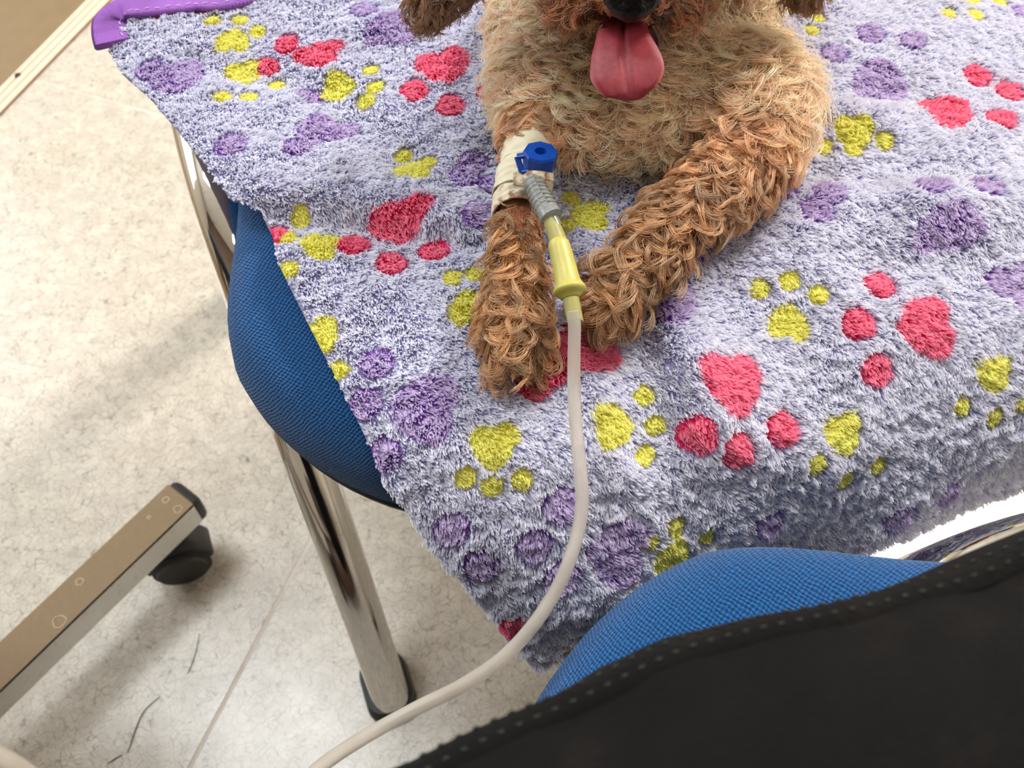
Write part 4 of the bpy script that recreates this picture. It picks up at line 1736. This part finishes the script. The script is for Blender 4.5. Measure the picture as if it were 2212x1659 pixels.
# shoes
m_shoe = simple_mat('brown_leather', lin(70, 44, 26), .5, noise_amt=.2)
for s in (1, -1):
    a, b_ = np.array(c2(.225, .09 * s, .0)), np.array(c2(.43, .11 * s, .0))
    pl = [('c', a + (0, 0, .045), .034, a * .5 + b_ * .5 + (0, 0, .036), .036), ('c', a * .5 + b_ * .5 + (0, 0, .036), .035, b_ + (0, 0, .031), .0295), ('c', a + (0, 0, .05), .034, a + (0, 0, .09), .040)]
    sm_ = blob_mesh('shoe', pl, .005, 3)
    sm_.materials.append(m_shoe)
    so = bpy.data.objects.new('shoe', sm_)
    link(so, person)
    so.matrix_parent_inverse = person.matrix_world.inverted()

# ------------------------------------------------------------------ swivel stool base on the left
m_brown = simple_mat('bronzed_laminate', lin(140, 118, 88), .5, spec=.3, nscale=250, noise_amt=.05)
m_steel = chrome_mat('brushed_steel', tuple(lin(236, 235, 232)), .3)
hub = np.array((-.447, .117))
tip = np.array((-.267, .353))
adir = (tip - hub) / np.linalg.norm(tip - hub)
alen = float(np.linalg.norm(tip - hub))
stool = thing('stool', 'swivel stool whose square steel caster arm reaches in at lower left', 'stool', (hub[0], hub[1], 0))


def make_arm(angle):
    ca, sa = math.cos(angle), math.sin(angle)
    def w(x, y, z):
        return (x * ca - y * sa, x * sa + y * ca, z)
    ht, hb, hw = .092, .064, .0155
    v = [(.03, -hw, hb), (alen, -hw, hb), (alen, hw, hb), (.03, hw, hb), (.03, -hw, ht), (alen, -hw, ht), (alen, hw, ht), (.03, hw, ht)]
    f = [(0, 3, 2, 1), (0, 1, 5, 4), (1, 2, 6, 5), (2, 3, 7, 6), (3, 0, 4, 7)]
    arm = mesh_obj('arm', [w(*p) for p in v], f, m_steel, stool, smooth=False)
    bv = arm.modifiers.new('b', 'BEVEL')
    bv.width = .0012
    v2 = [(.03, -hw + .0012, ht - .0002), (alen - .0006, -hw + .0012, ht - .0002), (alen - .0006, hw - .0003, ht - .0002), (.03, hw - .0003, ht - .0002),
          (.03, -hw + .0012, ht + .0012), (alen - .0006, -hw + .0012, ht + .0012), (alen - .0006, hw - .0003, ht + .0012), (.03, hw - .0003, ht + .0012)]
    pl = mesh_obj('top_plate', [w(*p) for p in v2], [(0, 3, 2, 1), (4, 5, 6, 7), (0, 1, 5, 4), (1, 2, 6, 5), (2, 3, 7, 6), (3, 0, 4, 7)], m_brown, arm, smooth=False)
    pl['label'] = 'bronze-brown reflective top plate'
    # domed black end cap
    V, Fc = sweep([w(alen - .001, 0, .078), w(alen + .003, 0, .078), w(alen + .006, 0, .078), w(alen + .0075, 0, .078)], rrect(.029, .031, .004, 3), radii=[1, 1, .9, .7], up=(0, 0, 1))
    mesh_obj('end_cap', V, Fc, M['black'], arm, autosmooth=50)
    # twin-wheel caster
    cx = alen - .028
    bm = bmesh.new()
    mt = Matrix.Rotation(angle, 4, 'Z')
    rot2 = Matrix.Rotation(-.55, 4, 'Z')
    for y in (-.0105, .0105):
        Mx = mt @ Matrix.Translation((cx, 0, .0252)) @ rot2 @ Matrix.Translation((0, y, 0)) @ Matrix.Rotation(math.pi / 2, 4, 'X')
        r_ = bmesh.ops.create_cone(bm, cap_ends=True, segments=36, radius1=.0245, radius2=.0245, depth=.017, matrix=Mx)
    bmesh.ops.bevel(bm, geom=[e_ for e_ in bm.edges if len(e_.link_faces) == 2 and e_.calc_face_angle(0) > 1.0], offset=.004, segments=3, affect='EDGES')
    bm_obj('caster_wheel', bm, M['black'], arm, autosmooth=50)
    bm = bmesh.new()
    prof = []
    seg = 18
    # hood: half shell over the wheels
    ringv = []
    for yv in (-.0135, -.0115, .0115, .0135):
        ringv.append([bm.verts.new((mt @ Matrix.Translation((cx, 0, .0252)) @ rot2) @ Vector((.0285 * (.93 if abs(yv) > .012 else 1) * math.cos(a), yv, .0285 * (.93 if abs(yv) > .012 else 1) * math.sin(a)))) for a in np.linspace(.12, math.pi - .12, seg)])
    for i in range(3):
        for j in range(seg - 1):
            bm.faces.new((ringv[i][j], ringv[i][j + 1], ringv[i + 1][j + 1], ringv[i + 1][j]))
    bm.faces.new(ringv[0])
    bm.faces.new(ringv[3][::-1])
    bm_obj('caster_hood', bm, M['black'], arm, autosmooth=50)
    bm = bmesh.new()
    bmesh.ops.create_cone(bm, cap_ends=True, segments=20, radius1=.010, radius2=.009, depth=.016, matrix=mt @ Matrix.Translation((cx, 0, .058)))
    bm_obj('stem', bm, M['black'], arm, autosmooth=40)
    return arm


a0 = math.atan2(adir[1], adir[0])
for k in range(5):
    make_arm(a0 + k * 2 * math.pi / 5)
bm = bmesh.new()
bmesh.ops.create_cone(bm, cap_ends=True, segments=32, radius1=.045, radius2=.04, depth=.05, matrix=Matrix.Translation((0, 0, .085)))
bm_obj('hub', bm, m_steel, stool, autosmooth=40)
bm = bmesh.new()
bmesh.ops.create_cone(bm, cap_ends=True, segments=24, radius1=.022, radius2=.02, depth=.32, matrix=Matrix.Translation((0, 0, .27)))
bm_obj('column', bm, M['chrome'], stool, autosmooth=40)
V, Fc = sweep([(0, 0, .43), (0, 0, .435), (0, 0, .45), (0, 0, .485), (0, 0, .495), (0, 0, .497)], circle(48), radii=[.10, .145, .155, .155, .14, .05])
mesh_obj('seat', V, Fc, M['shell'], stool, autosmooth=60)
# water rings on the arm's top plate
m_ring = simple_mat('dried_ring', lin(222, 200, 168), .5)
for (px_, py_, r_) in ((358, 1080, .0026), (384, 1100, .0032), (172, 1257, .0028), (128, 1343, .0048), (322, 1118, .0014)):
    c = at_z(px_, py_, .0934)
    cir = [(c[0] - hub[0] + r_ * (1 + .12 * math.sin(3 * a)) * math.cos(a), c[1] - hub[1] + r_ * math.sin(a), c[2] - .0001) for a in np.linspace(0, 2 * math.pi, 22)]
    tube_obj('water_mark', cir, .00035, m_ring, stool, n=6)

# ------------------------------------------------------------------ loose hairs on the floor
m_hair = simple_mat('loose_hair', lin(52, 44, 40), .5)
for i, (pp, r_, lab) in enumerate((([(345, 1505), (312, 1535), (293, 1575), (282, 1608), (275, 1626)], .0005, 'curved dark hair lying on the floor between stool and chair'),
                                   ([(264, 1630), (250, 1638), (233, 1649)], .0005, 'short dark hair on the floor nearest the frame bottom'),
                                   ([(431, 1368), (424, 1405), (412, 1440), (404, 1456)], .00035, 'fine straight hair on the floor near the chair leg'))):
    pth = catmull([at_z(x, y, .0007) for x, y in pp], 16)
    ho = tube_obj('loose_hair', pth, np.array([r_ * (1 - .5 * abs(2 * k / 15 - 1)) for k in range(16)]), m_hair, None, n=6)
    tag(ho, lab, 'hair')
